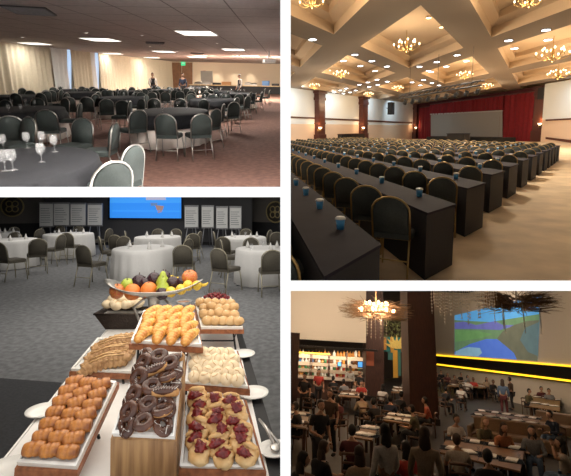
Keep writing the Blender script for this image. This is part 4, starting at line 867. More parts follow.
rw('',[(454.7,315.4),(540.6,295.0),(537.5,361.0),(454.7,355)],None,.02,.01).build('sky', pj((.10,.36,.72)), t)
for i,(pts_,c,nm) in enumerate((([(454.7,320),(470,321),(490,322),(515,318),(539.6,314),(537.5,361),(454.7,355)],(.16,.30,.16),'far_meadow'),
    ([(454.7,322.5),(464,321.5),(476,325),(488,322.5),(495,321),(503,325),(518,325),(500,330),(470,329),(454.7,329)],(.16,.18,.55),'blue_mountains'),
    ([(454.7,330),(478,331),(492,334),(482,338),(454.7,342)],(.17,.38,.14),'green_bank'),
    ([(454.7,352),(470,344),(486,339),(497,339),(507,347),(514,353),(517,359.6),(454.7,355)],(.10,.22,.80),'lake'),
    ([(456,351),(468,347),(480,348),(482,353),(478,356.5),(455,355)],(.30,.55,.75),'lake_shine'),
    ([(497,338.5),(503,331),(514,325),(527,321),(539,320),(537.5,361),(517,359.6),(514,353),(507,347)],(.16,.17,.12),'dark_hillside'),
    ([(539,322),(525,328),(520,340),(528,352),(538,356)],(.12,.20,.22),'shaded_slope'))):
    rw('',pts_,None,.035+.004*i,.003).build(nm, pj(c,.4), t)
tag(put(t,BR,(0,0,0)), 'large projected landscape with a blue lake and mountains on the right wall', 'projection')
# left: cream bulkhead over the bar, back shelves
YB2 = 31.0
def bx(px0, px1, py0, py1, D, dep, mb=None):
    a = BR.deep(px0,py0,D); b = BR.deep(px1,py1,D); mb = mb or MB(); z0,z1 = sorted((a.z,b.z)); return mb.box(a.x,b.x,D,D+dep,z0,z1)
struct('wall_over_bar', bx(260,366,280,343,26.5,6), cream2, BR)
struct('trim_2', bx(260,378,342.5,352,26.0,.5), blackw, BR)
struct('wall_back', bx(250,430,270,412,46,.3), mat('dark_brown_wall',(.05,.035,.028),.8), BR)
struct('ceiling_dark', MB().box(-8,22,25,36,7.6,7.8), mat('dark_ceiling',(.05,.035,.03),.8), BR)
cab = empty('back_bar_shelving'); D = 29.0
bx(292,364,352.5,404,D+.5,.15).build('back_panel', mat('amber_back_panel',(.25,.13,.06),.6), cab)  # plain amber base colour behind the bottles
shl = mat('pale_shelf', (.55,.45,.35), .5); SH = [357,364.5,371,377.5,386]
for y in SH: bx(292,364,y,y+.9,D,.5).build('shelf', shl, cab)
for x in (292,310,328,346,363): bx(x,x+1,352.5,404,D,.5).build('divider', darkw, cab)
bx(292,330,352.6,353.6,D-.05,.1).build('yellow_light_strip', yell, cab)
tag(put(cab,BR,(0,0,0)), 'tall lit bar shelving full of bottles below the cream wall', 'shelving')
for i in range(4):
    a = BR.deep(301+18*i,354,28.4); l = area(BR,'bar_shelf_lamp',a,1.6,17,(1,.78,.55),rot=(math.radians(50),0,0),sy=.1)
BC = [mat('bottle_'+n,c,.15) for n,c in (('clear',(.6,.6,.58)),('amber',(.45,.2,.05)),('green',(.05,.2,.08)),('brown',(.12,.05,.02)),('red',(.4,.04,.03)),('blue',(.05,.2,.5)),('white',(.75,.73,.7)))]
bl = [Proto(thing('bottle', [('glass_body', MB().lathe([(.045,0),(.05,.02),(.05,.2),(.02,.27),(.017,.34),(.01,.34)],8), m), ('cap', MB().lathe([(.02,.335),(.02,.37)],6), blackw)])) for m in BC]
for r_,y in enumerate(SH):
    n_ = 22
    for k in range(n_):
        px = 293.5+k*(69.0/n_)+R_(-.5,.5)
        if k > 18 and r_ > 2: continue
        p = BR.deep(px, y, D+.1); i = random.randrange(7) if r_ else random.choice((0,1,3,1))
        bl[i].put(BR, p, 0, (1.9,1.9,1.15+R_(-.2,.25)), 'bar bottle on the %s shelf from the top, %s from the left'%(nth(r_),nth(k)), 'bottle', 'bottles on the bar shelves')
t = empty('bar_counter'); a = BR.deep(270,398,26.6); b = BR.deep(350,394,26.6)
MB().box(a.x,b.x,26.2,27.0,0,1.05).build('front', darkw, t); MB().box(a.x-.05,b.x+.05,26.0,27.1,1.05,1.12).build('counter_top', mat('pale_counter_top',(.6,.5,.42),.4), t)  # pale base colour for the bar top
tag(put(t,BR,(0,0,0)), 'dark bar counter with a pale top in front of the bottle shelves', 'bar counter')
t = empty('monitor'); bx(337.5,341.5,362,366.5,D-.1,.08).build('case', blackw, t); bx(338,341,362.5,366,D-.12,.02).build('blue_display', emis('monitor_blue',(.1,.4,.9),1), t); tag(put(t,BR,(0,0,0)),'small blue monitor among the bar bottles','monitor')
t = empty('monitor'); bx(357.5,363,361,368,D-.7,.08).build('case', blackw, t); bx(358.2,362.3,361.8,367.2,D-.72,.02).build('blue_display', emis('monitor_blue',(.1,.4,.9),1), t); tag(put(t,BR,(0,0,0)),'blue monitor at the right end of the bar','monitor')
t = empty('red_wood_panel'); bx(366.5,374,350,366,26.9,.06).build('board', mat('orange_red_wood',(.28,.07,.03),.5), t); tag(put(t,BR,(0,0,0)),'orange-red wooden panel on the column beside the bar','panel')
# foliage screen and banner behind the centre column
fol = MB(); random.seed(3)
gsc = mat('green_gold_foliage', (.12,.13,.05), .8, scale=3)
for i in range(420):
    p = BR.deep(R_(383,410), R_(314,338), 28+R_(0,1.2)); q = V((R_(-.2,.2),R_(-.1,.1),R_(-.25,.1))); s_ = V((R_(-.06,.06),.02,R_(-.06,.06))); fol.add([p,p+q*.5+s_,p+q,p+q*.5-s_], [[0,1,2,3]])
t = one('hanging_foliage', fol, gsc, BR, 'dense green and gold foliage hanging behind the chandelier', 'foliage'); t['kind'] = 'stuff'
t = empty('wall_banner'); bx(383,409,336.5,353,28.2,.05).build('teal_field', mat('teal_banner',(.02,.16,.17),.8), t)
for x0,x1,y0,y1,c in ((383,386.5,337,350,(.45,.22,.05)),(390.5,394,337,353,(.5,.28,.05)),(401,405,337,352,(.45,.22,.05)),(393,398,350,378,(.55,.30,.04)),(398,401,352,376,(.05,.16,.14)),(388,393,352,360,(.04,.14,.14))):
    bx(x0,x1,y0,y1,28.13,.06).build('colour_band', mat('banner_%d'%int(c[0]*100+c[1]*10),c,.8), t)
lf = MB(); o_ = BR.deep(397,349,28.08)
for k in range(7):
    a = -1.2+k*.4; d_ = V((math.sin(a),0,math.cos(a))); e_ = V((d_.z,0,-d_.x))*.09; lf.add([o_, o_+d_*.45+e_, o_+d_*.85, o_+d_*.45-e_]+[q+V((0,.02,0)) for q in (o_, o_+d_*.45+e_, o_+d_*.85, o_+d_*.45-e_)], [[0,1,2,3],[7,6,5,4],[0,1,5,4],[1,2,6,5],[2,3,7,6],[3,0,4,7]])
lf.build('leaf_motif', mat('yellow_leaf_motif',(.6,.45,.12),.7), t)
tag(put(t,BR,(0,0,0)), 'teal and yellow patterned banner with a leaf shape beside the centre column', 'banner')
area(BR,'banner_fill_light',BR.deep(396,312,26.2),1.0,60,(1,.8,.55),rot=(math.radians(50),0,0))  # unseen lamp added to brighten the banner and foliage
# chandeliers of twigs with crystal strings
twig = mat('brown_twig', (.30,.19,.11), .8); cry = mat('crystal_beads', (.30,.27,.23), .15); cry2 = mat('brightened_crystal_beads', (.70,.66,.60), .15); bulb2 = mat('warm_candle_bulb', (1,.8,.5), .4, emit=(1,.66,.34), es=7)  # same crystal: colour darkened near lit bulbs, lightened on unlit strings
def twig_ch(px, py, D, R, lit, label, strings):
    c = BR.deep(px,py,D); tw_, fr_, cs, bb = MB(), MB(), [], []
    for k in range(420 if lit else 380):
        a = R_(0,6.283); r0 = R_(.1,.5)*R; r1 = R*R_(.75,1.15); z = R_(-.16,.24)*R
        p0 = V((r0*math.cos(a),r0*math.sin(a),z)); a2 = a+R_(-.35,.35); p1 = V((r1*math.cos(a2),r1*math.sin(a2),z+R_(-.12,.2)*R)); tw_.tube([p0,(p0+p1)/2+V((0,0,R_(-.05,.08))),p1],[.014,.010,.004],3)
    fr_.tube([(R*.45*math.cos(i*.4189),R*.45*math.sin(i*.4189),0) for i in range(15)],.03,5,True).tube([(0,0,0),(0,0,R*.9)],.025,5).tube([(-R*.45,0,0),(R*.45,0,0)],.02,4).tube([(0,-R*.45,0),(0,R*.45,0)],.02,4)
    parts = [('ring_frame', fr_, twig)]
    t = thing('twig_chandelier', parts); o = tw_.build('twigs', twig, t); o['kind'] = 'stuff'
    for (dx,dy,L_) in strings:
        m = MB(); q = V((dx*R,dy*R,-.02)); m.tube([q, q+V((0,0,-L_))], .008, 4); z = .06
        while z < L_: m.ball(q+V((0,0,-z)), .022, 5, 3); z += .105
        m.build('crystal_string', cry if lit else cry2, t)
    if lit:
        for k in range(16):
            a = k*math.pi/8; rr_ = R*(.5 if k%2 else .33); z = .02 if k%2 else .24
            m = MB().tube([(rr_*math.cos(a),rr_*math.sin(a),z-.1),(rr_*math.cos(a),rr_*math.sin(a),z)],.02,5); h_ = m.build('candle_holder', twig, t)
            MB().ball((rr_*math.cos(a),rr_*math.sin(a),z+.07),(.055,.055,.09),8,6).build('bulb', bulb2, h_)
        l = bpy.data.lights.new('chandelier_lamp','POINT'); l.energy = 500; l.color = (1,.66,.38); l.shadow_soft_size = .35; lo = bpy.data.objects.new('chandelier_lamp', l); COL.objects.link(lo); lo.matrix_world = BR.M @ Matrix.Translation(c+V((0,-.1,.12)))
    tag(put(t, BR, c), label, 'chandelier')
random.seed(5)
twig_ch(376,313,15.5,1.2,True,'lit twig chandelier with glowing candle bulbs and crystal strings beside the cream wall',[(.32*math.cos(a*.7)*(.5+.5*(a%3)/2),.32*math.sin(a*.7),.5+.45*((a*7)%5)/5) for a in range(18)])
twig_ch(517,305,15,1.25,False,'unlit dark twig chandelier hanging in front of the projected landscape',[(.6*math.cos(a*.9),.5*math.sin(a*.9),.5+.5*((a*7)%5)/5) for a in range(14)])
random.seed(9)
t = empty('crystal_curtain'); 
for k in range(34):
    x = 431+k*1.95+R_(-.5,.5); L_ = R_(18,42) if x < 470 else R_(10,32)
    a = BR.deep(x, 286, 14+R_(-.8,.8)); b = BR.deep(x, 291+L_*.85, a.y); b.x = a.x; m = MB(); m.tube([a,b],.006,4); z = .05
    while z < a.z-b.z: m.ball(a-V((0,0,z)), .028, 5, 3); z += .1
    m.build('crystal_string', cry2, t)
MB().box(BR.deep(430,286,14).x, BR.deep(500,286,14).x, 13.2,14.8, BR.deep(460,286,14).z, BR.deep(460,286,14).z+.08).build('mounting_plate', twig, t)
tag(put(t,BR,(0,0,0)), 'curtain of hanging crystal bead strings right of the centre column', 'crystal curtain')
# ---------------------------------------------------------------- people
skins = [mat('skin_'+n, c, .55, var=.03) for n,c in (('light',(.50,.29,.20)),('tan',(.36,.19,.115)),('brown',(.20,.10,.06)))]
HAIR = {n: mat('hair_'+n, c, .6) for n,c in (('black',(.012,.009,.008)),('brown',(.05,.025,.014)),('blonde',(.28,.17,.08)),('grey',(.22,.2,.19)))}
CL = {n: mat('cloth_'+n, c, .85) for n,c in (('black',(.014,.013,.015)),('white',(.62,.58,.54)),('navy',(.02,.03,.06)),('red',(.45,.04,.03)),('maroon',(.09,.015,.018)),('beige',(.38,.29,.20)),('olive',(.13,.11,.06)),('rust',(.32,.11,.04)),('grey',(.20,.20,.21)),('blue',(.06,.11,.20)),('pink',(.45,.22,.22)),('denim',(.10,.15,.24)),('brown',(.08,.045,.03)),('coral',(.55,.12,.07)),('stripe',(.42,.36,.30)))}
def skin_mesh(nm, chains, m, sub=1):
    vs = []; es = []; rs = []
    for ch in chains:
        prev = ch[0] if isinstance(ch[0], int) else None
        for item in (ch[1:] if prev is not None else ch):
            vs.append(item[:3]); rs.append(item[3]); i = len(vs)-1
            if prev is not None: es.append((prev,i))
            prev = i
    me = bpy.data.meshes.new(nm); me.from_pydata(vs, es, []); o = bpy.data.objects.new(nm, me); COL.objects.link(o)
    md = o.modifiers.new('s','SKIN'); sd = o.modifiers.new('u','SUBSURF'); sd.levels = sub; sd.render_levels = sub; md.use_smooth_shade = True
    for i,r in enumerate(rs): me.skin_vertices[0].data[i].radius = (r,r)
    me.skin_vertices[0].data[0].use_root = True
    bpy.context.view_layer.update()
    ev = bpy.data.meshes.new_from_object(o.evaluated_get(bpy.context.evaluated_depsgraph_get())); bpy.data.objects.remove(o)
    ev.materials.clear(); ev.materials.append(m)
    return ev
def P3(v, r): return (v[0],v[1],v[2],r)
def body_proto(kind, armL, armR, lean=.0, long_hair=False, sit=True, sleeves='short', cross=False):
    H = .50 if sit else .93; hip = V((0,0,H)); ch = V((0,lean*.35,H+.40)); nk = V((0,lean*.48,H+.53)); hd = V((0,lean*.55+.03,H+.70))
    L = []; torso = [P3(hip,.13),P3(hip.lerp(ch,.5),.118),P3(ch,.135),P3(nk,.055),P3(nk.lerp(hd,.45),.052),]
    legs = []
    for s in (-1,1):
        if sit: legs.append([V((s*.09,.03,H)),V((s*.12,.42,H+.02)),V((s*.13,.44,.08)),V((s*.13,.56,.035))])
        else: legs.append([V((s*.09,0,H-.06)),V((s*.11,.03+.04*s,.50)),V((s*.12,-.02+.08*s,.08)),V((s*.13,.12+.08*s,.035))])
    arms = []
    for s,A in ((-1,armL),(1,armR)): 
        sh = ch+V((s*.19,0,.03)); arms.append([sh, ch+V((s*A[0][0],A[0][1],A[0][2])), ch+V((s*A[1][0],A[1][1],A[1][2]))])
    n0 = 5; chains = [torso]; k = 5
    for l in legs: chains.append([0,P3(l[0],.085),P3(l[1],.06),P3(l[2],.038),P3(l[3],.035)])
    for a in arms: chains.append([2,P3(a[0],.06),P3(a[1],.042),P3(a[2],.03)])
    me = skin_mesh('body', chains, skins[0])
    # head, nose, ears, fingers joined into the body mesh
    mb = MB(); mb.ball(hd,(.080,.098,.122),16,12,fn=lambda d: 1-.14*max(0,-d.z-.2)); mb.ball(hd+V((0,.098,-.01)),(.014,.022,.024),6,5)
    for s in (-1,1): mb.ball(hd+V((s*.08,0,0)),(.012,.022,.032),6,5)
    mb.ball(hd+V((0,.088,-.055)),(.026,.012,.008),6,4)
    for s,a in zip((-1,1),arms):
        d_ = (a[2]-a[1]).normalized(); sd_ = d_.cross(V((0,0,1))); sd_ = sd_.normalized() if sd_.length > .1 else V((1,0,0)); pl = a[2]+d_*.05
        mb.ball(a[2]+d_*.045, (.038,.038,.030),8,6)
        for f in range(4): o = sd_*(f-1.5)*.018; e_ = (.040,.048,.045,.034)[f]; mb.tube([pl+o+d_*.02, pl+o+d_*(.02+e_)+V((0,0,-.006)), pl+o*1.05+d_*(.02+e_*1.7)+V((0,0,-.024))],[.0095,.009,.007],6)
        mb.tube([a[2]+d_*.02+sd_*s*-.03, a[2]+d_*.05+sd_*s*-.052, a[2]+d_*.08+sd_*s*-.055+V((0,0,-.01))],[.011,.010,.008],6)
    hm = mb.mesh('h', skins[0]); b = bmesh.new(); b.from_mesh(me); b.from_mesh(hm); b.to_mesh(me); b.free(); me.polygons.foreach_set('use_smooth',[True]*len(me.polygons))
    t = empty('person'); bo = bpy.data.objects.new('body', me); COL.objects.link(bo); bo.parent = t
    g = 1.16; ch_s = [[P3(hip+V((0,0,.0)),.15),P3(hip.lerp(ch,.5),.14),P3(ch,.155),P3(ch.lerp(nk,.75),.075)]]
    for a in arms:
        e = a[1] if sleeves == 'short' else a[2]; q = a[0].lerp(a[1],.7) if sleeves == 'short' else None
        ch_s.append([2,P3(a[0],.075),P3(q,.060)] if sleeves=='short' else [2,P3(a[0],.075),P3(a[1],.056),P3(a[1].lerp(a[2],.9),.042)])
    sh_o = bpy.data.objects.new('shirt', skin_mesh('shirt', ch_s, CL['black'])); COL.objects.link(sh_o); sh_o.parent = t
    ch_t = [[P3(hip+V((0,0,-.01)),.145)]]+[[0,P3(l[0],.10),P3(l[1],.075),P3(l[2],.055)] for l in legs]
    tr = bpy.data.objects.new('trousers', skin_mesh('trousers', ch_t, CL['black'])); COL.objects.link(tr); tr.parent = t
    hb = MB(); hb.ball(hd+V((0,-.018,.022)),(.093,.105,.122),16,12,.08,4,fn=lambda d: .80 if (d.y > .35 and d.z < .35) else 1.0)
    if long_hair: hb.ball(hd+V((0,-.065,-.14)),(.105,.065,.20),14,10,.15,5)
    ho = hb.build('hair', HAIR['black'], t)
    sb = MB()
    for l in legs: sb.ball(l[3]+V((0,-.02,.012)),(.05,.13,.048),10,7)
    for s,l in zip((0,1),legs): MB().ball(l[3]+V((0,-.02,.012)),(.05,.13,.048),10,7).build('shoe', CL['black'], t)
    eb = [MB().ball(hd+V((s*.032,.088,.018)),(.011,.008,.007),6,4).build('eye', CL['black'], t) for s in (-1,1)]
    return Proto(t)
tbl = (((.26,.06,-.20),(.16,.32,-.20)),)*2
POSE = {}
def pose(k):
    if k in POSE: return POSE[k]
    base, hair = k.split('_'); lh = hair == 'l'
    if base == 'sit': P_ = body_proto(k, ((.26,.08,-.22),(.14,.34,-.20)), ((.27,.06,-.22),(.12,.36,-.16)), .22, lh)
    if base == 'sitlong': P_ = body_proto(k, ((.27,.06,-.22),(.15,.32,-.22)), ((.26,.08,-.22),(.16,.34,-.18)), .25, lh, sleeves='long')
    if base == 'arms': P_ = body_proto(k, ((.30,.16,.02),(.13,.20,.24)), ((.30,.14,.02),(.12,.20,.26)), .1, lh)
    if base == 'stand': P_ = body_proto(k, ((.25,-.02,-.26),(.25,.10,-.48)), ((.26,.02,-.26),(.16,.24,-.30)), .08, lh, sit=False)
    if base == 'standlong': P_ = body_proto(k, ((.25,.0,-.26),(.24,.12,-.48)), ((.26,.02,-.26),(.22,.16,-.46)), .05, lh, sit=False, sleeves='long')
    POSE[k] = P_; return P_
chair2 = Proto(thing('wooden_dining_chair', [('seat', MB().box(-.22,.22,-.2,.24,.42,.46,.015), seatw), ('backrest', MB().tube([(-.2,-.2,.62),(0,-.26,.64),(.2,-.2,.62)],.03,6).tube([(-.2,-.21,.80),(0,-.28,.82),(.2,-.21,.80)],.035,6).tube([(-.2,-.2,.45),(-.2,-.21,.82)],.018,5).tube([(.2,-.2,.45),(.2,-.21,.82)],.018,5), seatw)]+[('leg', MB().tube([(sx*.19,sy,.43),(sx*.21,sy*1.15,0)],.02,5), seatw) for sx in (-1,1) for sy in (-.18,.2)]))
def setmat(o, nm, m):
    for ch in o.children:
        if ch.name.split('.')[0] == nm:
            ch.material_slots[0].link = 'OBJECT'; ch.material_slots[0].material = m
PPL = []
def person(px, py, ps, yaw, shirt, trou, hair, sk, label, size=1.0, h=None):
    sit = not ps.startswith('stand'); top = (1.34 if sit else 1.76)*size
    p = BR.at(px, py, top); p.z = 0
    o = pose(ps).put(BR, p, math.radians(yaw), size, label, 'person', None)
    setmat(o,'body',skins[sk]); setmat(o,'shirt',CL[shirt]); setmat(o,'trousers',CL[trou]); setmat(o,'hair',HAIR[hair])
    if sit: chair2.put(BR, p+V((0,0,0)), math.radians(yaw), 1.0*size, ' '.join(('chair of the '+label).split()[:16]), 'chair', 'wooden restaurant chairs')
    PPL.append(p)
# px, py = top of the head; yaw 0 faces away from the viewer, 180 towards
B, W = 'black','white'
L_ = [
 (320,399,'stand_s',200,B,B,B,1,'person in black standing at the left with hand on hip'), (331,389,'stand_s',150,'brown',B,'brown',1,'person in brown standing behind the black-clad one at left'),
 (318,440,'sit_l',-60,B,'brown','brown',0,'person in a black sleeveless top seated holding a menu, bottom left'), (296,451,'sit_l',-70,B,B,B,0,'person with long dark hair at the bottom left corner'),
 (352,425,'sit_s',-10,'maroon',B,B,1,'person in maroon seated with back to the viewer'), (362,447,'sitlong_l',10,'beige',B,'brown',0,'person in beige at the bottom edge with dark curly hair'),
 (386,424,'standlong_l',25,W,B,B,1,'person in a white cardigan standing with long curly black hair'), (410,442,'sitlong_l',20,'red',B,B,1,'person in red with long black hair at the bottom centre'),
 (424,427,'standlong_l',-20,'beige',B,'brown',1,'person in tan standing right of the centre bottom'), (382,384,'sitlong_l',-30,W,B,B,1,'person in a white shirt seated left of the column'),
 (389,395,'sit_s',-40,'navy',B,B,1,'person in navy seated left of the column'), (399,391,'sit_s',-60,B,B,B,2,'person in black just left of the centre column'),
 (416,405,'sit_s',60,'olive',B,B,1,'person in dark olive seated at the column foot'), (428.5,397,'sit_s',70,'coral',B,B,1,'person in a coral shirt right of the column foot'),
 (361,380,'sit_s',180,'red',B,B,1,'person in red facing the viewer near the bar'), (363,392,'sitlong_s',10,'beige',B,'brown',1,'person in a light brown top seated before the bar'),
 (453.5,413,'sit_s',190,W,'denim',B,1,'person in a white T-shirt facing the viewer at the big table'), (480.6,415,'sitlong_l',200,'olive',B,'blonde',0,'person with blonde hair in an olive jacket at the big table'),
 (500,421,'sit_l',190,'rust',B,'brown',1,'person in a rust top at the big table'), (531,424,'sitlong_l',150,'grey','denim',B,0,'person in pale grey with pink scarf at the big table'),
 (457,434,'sit_s',-15,'stripe',B,'brown',1,'person in a beige striped shirt with back to the viewer'), (489,450,'sit_s',-10,B,B,B,1,'person in black with back to the viewer at bottom centre right'),
 (563,437,'arms_l',60,'stripe','denim',B,1,'person in stripes with raised arms at the bottom right corner'), (553,410,'sitlong_s',100,'navy','denim',B,0,'person in navy and jeans leaning on the sofa at right'),
 (526,388,'sitlong_s',-150,'olive',B,B,1,'person in grey-green seated at the third table'), (533.7,383.5,'sit_s',180,B,B,B,1,'person in black behind the grey-green one at third table'),
 (502,379,'standlong_l',-30,'denim','maroon','brown',1,'person in denim blue standing behind the second table'), (510,377,'standlong_s',40,'brown',B,B,1,'person in brown standing beside the one in denim'),
 (467,378,'sitlong_s',-40,W,B,'grey',0,'person in a white shirt seated right of the column'), (460,384,'sitlong_s',-35,W,B,B,1,'person in white nearer the column, back to the viewer'),
 (444,386,'sit_s',-60,B,B,B,1,'person in black seated close to the right side of the column'), (561,380,'arms_s',120,'beige',B,'brown',0,'person raising an arm at the right edge below the yellow strip'),
 (540,386,'sit_s',170,'maroon',B,B,1,'person in maroon next to the wall on the right'), (548,388,'sit_s',160,'grey',B,B,1,'person in grey near the wall at the right end'),
 (350,366,'standlong_s',180,W,B,B,1,'person in white standing behind the bar, right of centre'), (360,370,'stand_s',150,B,B,B,1,'person in black standing at the right end of the bar'),
 (319,369,'stand_s',180,'red',B,B,1,'person in red behind the bar at left'), (305,373,'stand_s',170,B,B,B,1,'person in black behind the bar at the far left'),
 (334,376,'sit_s',10,B,B,B,1,'person in black seated in front of the bar middle'), (345,379,'sit_s',20,'grey',B,B,1,'person in grey seated in front of the bar'),
 (309,384,'sit_s',-20,B,B,B,1,'person in black seated at the bar left side'), (372,375,'sit_s',150,B,B,B,1,'person in black seated beneath the chandelier'),
 (376,398,'sit_s',30,B,B,B,1,'person in black seated behind the white cardigan'), (340,396,'sit_s',40,'maroon',B,B,1,'person in dark red seated behind the standing pair'),
 (300,402,'sit_s',70,B,B,B,1,'person in black at the far left table'), (436,372,'sit_s',180,B,B,B,1,'person in black touching the column edge under the yellow strip')]
far = ['black','maroon','brown','black','grey','red','black','beige','black','navy','brown','black','white','black']
for k,x in enumerate((441,447,453.5,460,466,473,479,485.5,491.5,497,516,522,529,546)):
    L_.append((x,370+k*.75+(k%3)*1.6,('sit_s','sit_l','sitlong_s')[k%3],180+(k%5)*12-24,far[k],B,'brown' if k%4==1 else B,k%3,'person in %s, %s from the column in the row under the yellow strips'%(far[k],nth(k))))
for q in L_:
    hair = {'black':'black','brown':'brown','blonde':'blonde','grey':'grey'}[q[6]]
    person(q[0],q[1],q[2],q[3],q[4],q[5],hair,q[7],q[8])
# tables
napm = mat('white_napkin', (.88,.86,.84), .8, var=.01); matm = mat('dark_blue_placemat', (.010,.016,.028), .9, spec=.1)
nap = Proto(thing('folded_napkin', [('cloth_fold', MB().box(-.10,.10,-.13,.13,0,.018), napm), ('top_fold', MB().box(-.08,.07,-.10,.11,.018,.026), napm)]))
pm = Proto(thing('placemat', [('woven_mat', MB().box(-.2,.2,-.15,.15,0,.004), matm), ('border', MB().tube([(-.19,-.14,.004),(.19,-.14,.004),(.19,.14,.004),(-.19,.14,.004)],.004,4,True), blackw)]))
gt = Proto(thing('tumbler', [('glass_body', MB().lathe([(.03,0),(.036,.12),(.033,.12),(.028,.008)],8), glass)]))
def rtab(corners, label, short, nx, ny=2):
    Q = [BR.at(x,y,.75) for x,y in corners]; c = sum(Q, V((0,0,0)))/4; Lq = [p-c for p in Q]
    top = MB().prism([(p.x,p.y) for p in Lq], .71, .75)
    parts = [('tabletop', top, tabw)]
    for p in Lq: parts.append(('leg', MB().box(p.x*.88-.04,p.x*.88+.04,p.y*.88-.04,p.y*.88+.04,0,.71), darkw))
    parts.append(('centre_joint', MB().prism([tuple((Lq[0].lerp(Lq[1],u)*.995)[:2]) for u in (.495,.505)]+[tuple((Lq[3].lerp(Lq[2],u)*.995)[:2]) for u in (.505,.495)], .75,.752), darkw))
    tag(put(thing('restaurant_table', parts), BR, (c.x,c.y,0)), label, 'table', 'wooden restaurant tables')
    k = 0; yw = math.atan2((Q[1]-Q[0]).y,(Q[1]-Q[0]).x)
    for i in range(nx):
        for j in range(ny):
            p = Q[0].lerp(Q[1],(i+.5)/nx).lerp(Q[3].lerp(Q[2],(i+.5)/nx), .25+.5*j if ny > 1 else .5); L0 = ('far side' if j == 0 else 'near side')
            pm.put(BR, (p.x,p.y,.753), yw, (1.35,1.7,1), 'dark placemat on the %s, %s from left, %s'%(short,nth(i),L0), 'placemat', 'dark placemats on the restaurant tables')
            nap.put(BR, (p.x+R_(-.03,.03),p.y,.763), yw+R_(-.4,.4), (1.2,1.45,1.2), 'white napkin on the %s, %s from left, %s'%(short,nth(i),L0), 'napkin', 'white napkins on the restaurant tables')
            if (i+j)%2 == 0: gt.put(BR, (p.x+.26,p.y+(.12 if j else -.12),.753), 0, 1, 'small glass on the %s, %s from left, %s'%(short,nth(i),L0), 'glass', 'tumblers on the restaurant tables')
rtab([(448,434),(526,444),(520,471),(440,452)], 'large wooden table with dark placemats and white napkins at the bottom right', 'large front table', 4)
rtab([(478,408.5),(541,417),(537,427),(471,416)], 'long wooden table with placemats behind the seated group at right', 'long middle table', 5)
rtab([(534,394),(560,398),(560,411),(529,406)], 'wooden table near the yellow-lit wall on the right', 'right wall table', 3)
rtab([(366,424),(379,426),(372,440),(352,437)], 'wooden table left of the white cardigan', 'table by the cardigan', 2)
rtab([(389,412),(414,415),(410,424),(383,420)], 'wooden table at the foot of the centre column', 'column foot table', 3)
rtab([(343,388),(366,390),(364,398),(338,396)], 'wooden table in front of the bar', 'bar-side table', 3)
rtab([(284,409),(310,412),(306,428),(280,424)], 'wooden table at the left edge', 'left edge table', 2)
rtab([(452,381.5),(488,383),(486,388),(447,386)], 'far wooden table under the yellow strips', 'far table', 4)
rtab([(394,386),(407,387),(405,393),(391,392)], 'small wooden table left of the column', 'small column table', 2)
# sofa
sf = mat('tan_leather_sofa', (.17,.10,.055), .5); a = BR.at(505,408,.8); 
def sofa(c0, c1, c2, label):
    A = BR.at(*c0,.45); B_ = BR.at(*c1,.45); L = (B_-A).length; d_ = (B_-A).normalized(); yw = math.atan2(d_.y,d_.x)
    t = thing('sofa', [('seat_cushion', MB().box(0,L,-.6,0,.1,.45,.04), sf), ('backrest', MB().box(0,L,0,.2,.1,.85,.04), sf), ('armrest', MB().box(-.15,0,-.6,.2,.1,.6,.03), sf), ('armrest', MB().box(L,L+.15,-.6,.2,.1,.6,.03), sf)])
    tag(put(t, BR, (A.x,A.y,0), yw), label, 'sofa')
sofa((474,428),(558,440),None,'long tan sofa between the front table and the long middle table'); sofa((536,420),(575,426),None,'tan sofa under the lounging person in navy at right')
# small candle glow on the far tables

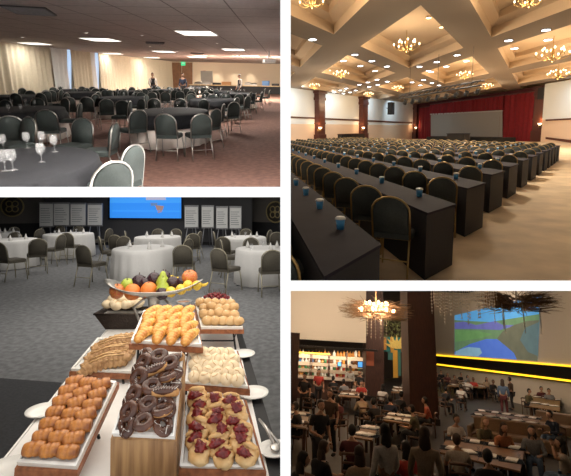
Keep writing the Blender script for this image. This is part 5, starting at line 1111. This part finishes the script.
# ---------------------------------------------------------------- waiters of the top left hall
def waiter(px, py, yaw, shirt, vest, label, D=30):
    p = TL.deep(px, py, D); p.z = 0
    o = pose('standlong_s').put(TL, p, math.radians(yaw), 1.0, label, 'person', None)
    setmat(o,'body',skins[1]); setmat(o,'shirt',CL[shirt]); setmat(o,'trousers',CL['black']); setmat(o,'hair',HAIR['black'])
    if vest:
        v = MB().lathe([(.150,.98),(.155,1.2),(.165,1.34),(.13,1.40)],14,sy=1.02); vo = v.build('vest', CL['black'], o)
waiter(152.5,78,-150,'white',True,'person in white shirt and black vest standing before the curtains')
waiter(183,78,170,'navy',False,'person in dark clothes standing in front of the brown doors')
waiter(240,79,120,'white',True,'person in white shirt and black vest at the serving counter', 31)
# ================================================================ trim every hall to its own side of the partitions
bpy.context.view_layer.update()
def trim():
    e = HT+.001
    planes = {}
    nl = Vector((0,-S_L,1)).normalized(); nr = Vector((0,-S_R,1)).normalized(); x = Vector((1,0,0)); c = Vector((0,0,1.6))
    planes = {'TL':[(c-x*e,x),(c+nl*(HT+.001),-nl)], 'BL':[(c-x*e,x),(c-nl*(HT+.001),nl)],
              'TR':[(c+x*e,-x),(c+nr*(HT+.001),-nr)], 'BR':[(c+x*e,-x),(c-nr*(HT+.001),nr)]}
    front = (Vector((0,D0+.035,0)), Vector((0,-1,0)))
    dead = []
    for root in [o for o in COL.objects if o.parent is None and 'hall' in o]:
        pl = planes[root['hall']]+[front]
        for o in [root]+list(root.children_recursive):
            if o.type != 'MESH': continue
            mw = o.matrix_world; bb = [mw @ Vector(b) for b in o.bound_box]
            cut = [(p,n) for p,n in pl if max((b-p).dot(n) for b in bb) > 0]
            if not cut: continue
            if any(min((b-p).dot(n) for b in bb) > 0 for p,n in cut): dead.append(o); continue
            iv = mw.inverted(); b = bmesh.new(); b.from_mesh(o.data)
            for p,n in cut:
                g = b.verts[:]+b.edges[:]+b.faces[:]
                r = bmesh.ops.bisect_plane(b, geom=g, plane_co=iv @ p, plane_no=(mw.to_3x3().transposed() @ n).normalized(), clear_outer=True)
            if not b.faces: dead.append(o); b.free(); continue
            bd = [ed for ed in b.edges if ed.is_boundary]
            if root.get('kind') != 'structure' and bd: bmesh.ops.holes_fill(b, edges=bd, sides=0)
            me = o.data.copy(); b.to_mesh(me); b.free(); o.data = me
    S = set(dead)
    def kill(o):
        for ch in list(o.children):
            if ch in S: kill(ch)
            else: ch.parent = o.parent; ch.matrix_parent_inverse.identity()
        bpy.data.objects.remove(o)
    for o in dead:
        try: kill(o)
        except ReferenceError: pass
    for o in [o for o in COL.objects if o.type == 'EMPTY' and not o.children]: bpy.data.objects.remove(o)
    for o in COL.objects:
        if 'hall' in o: del o['hall']
trim()
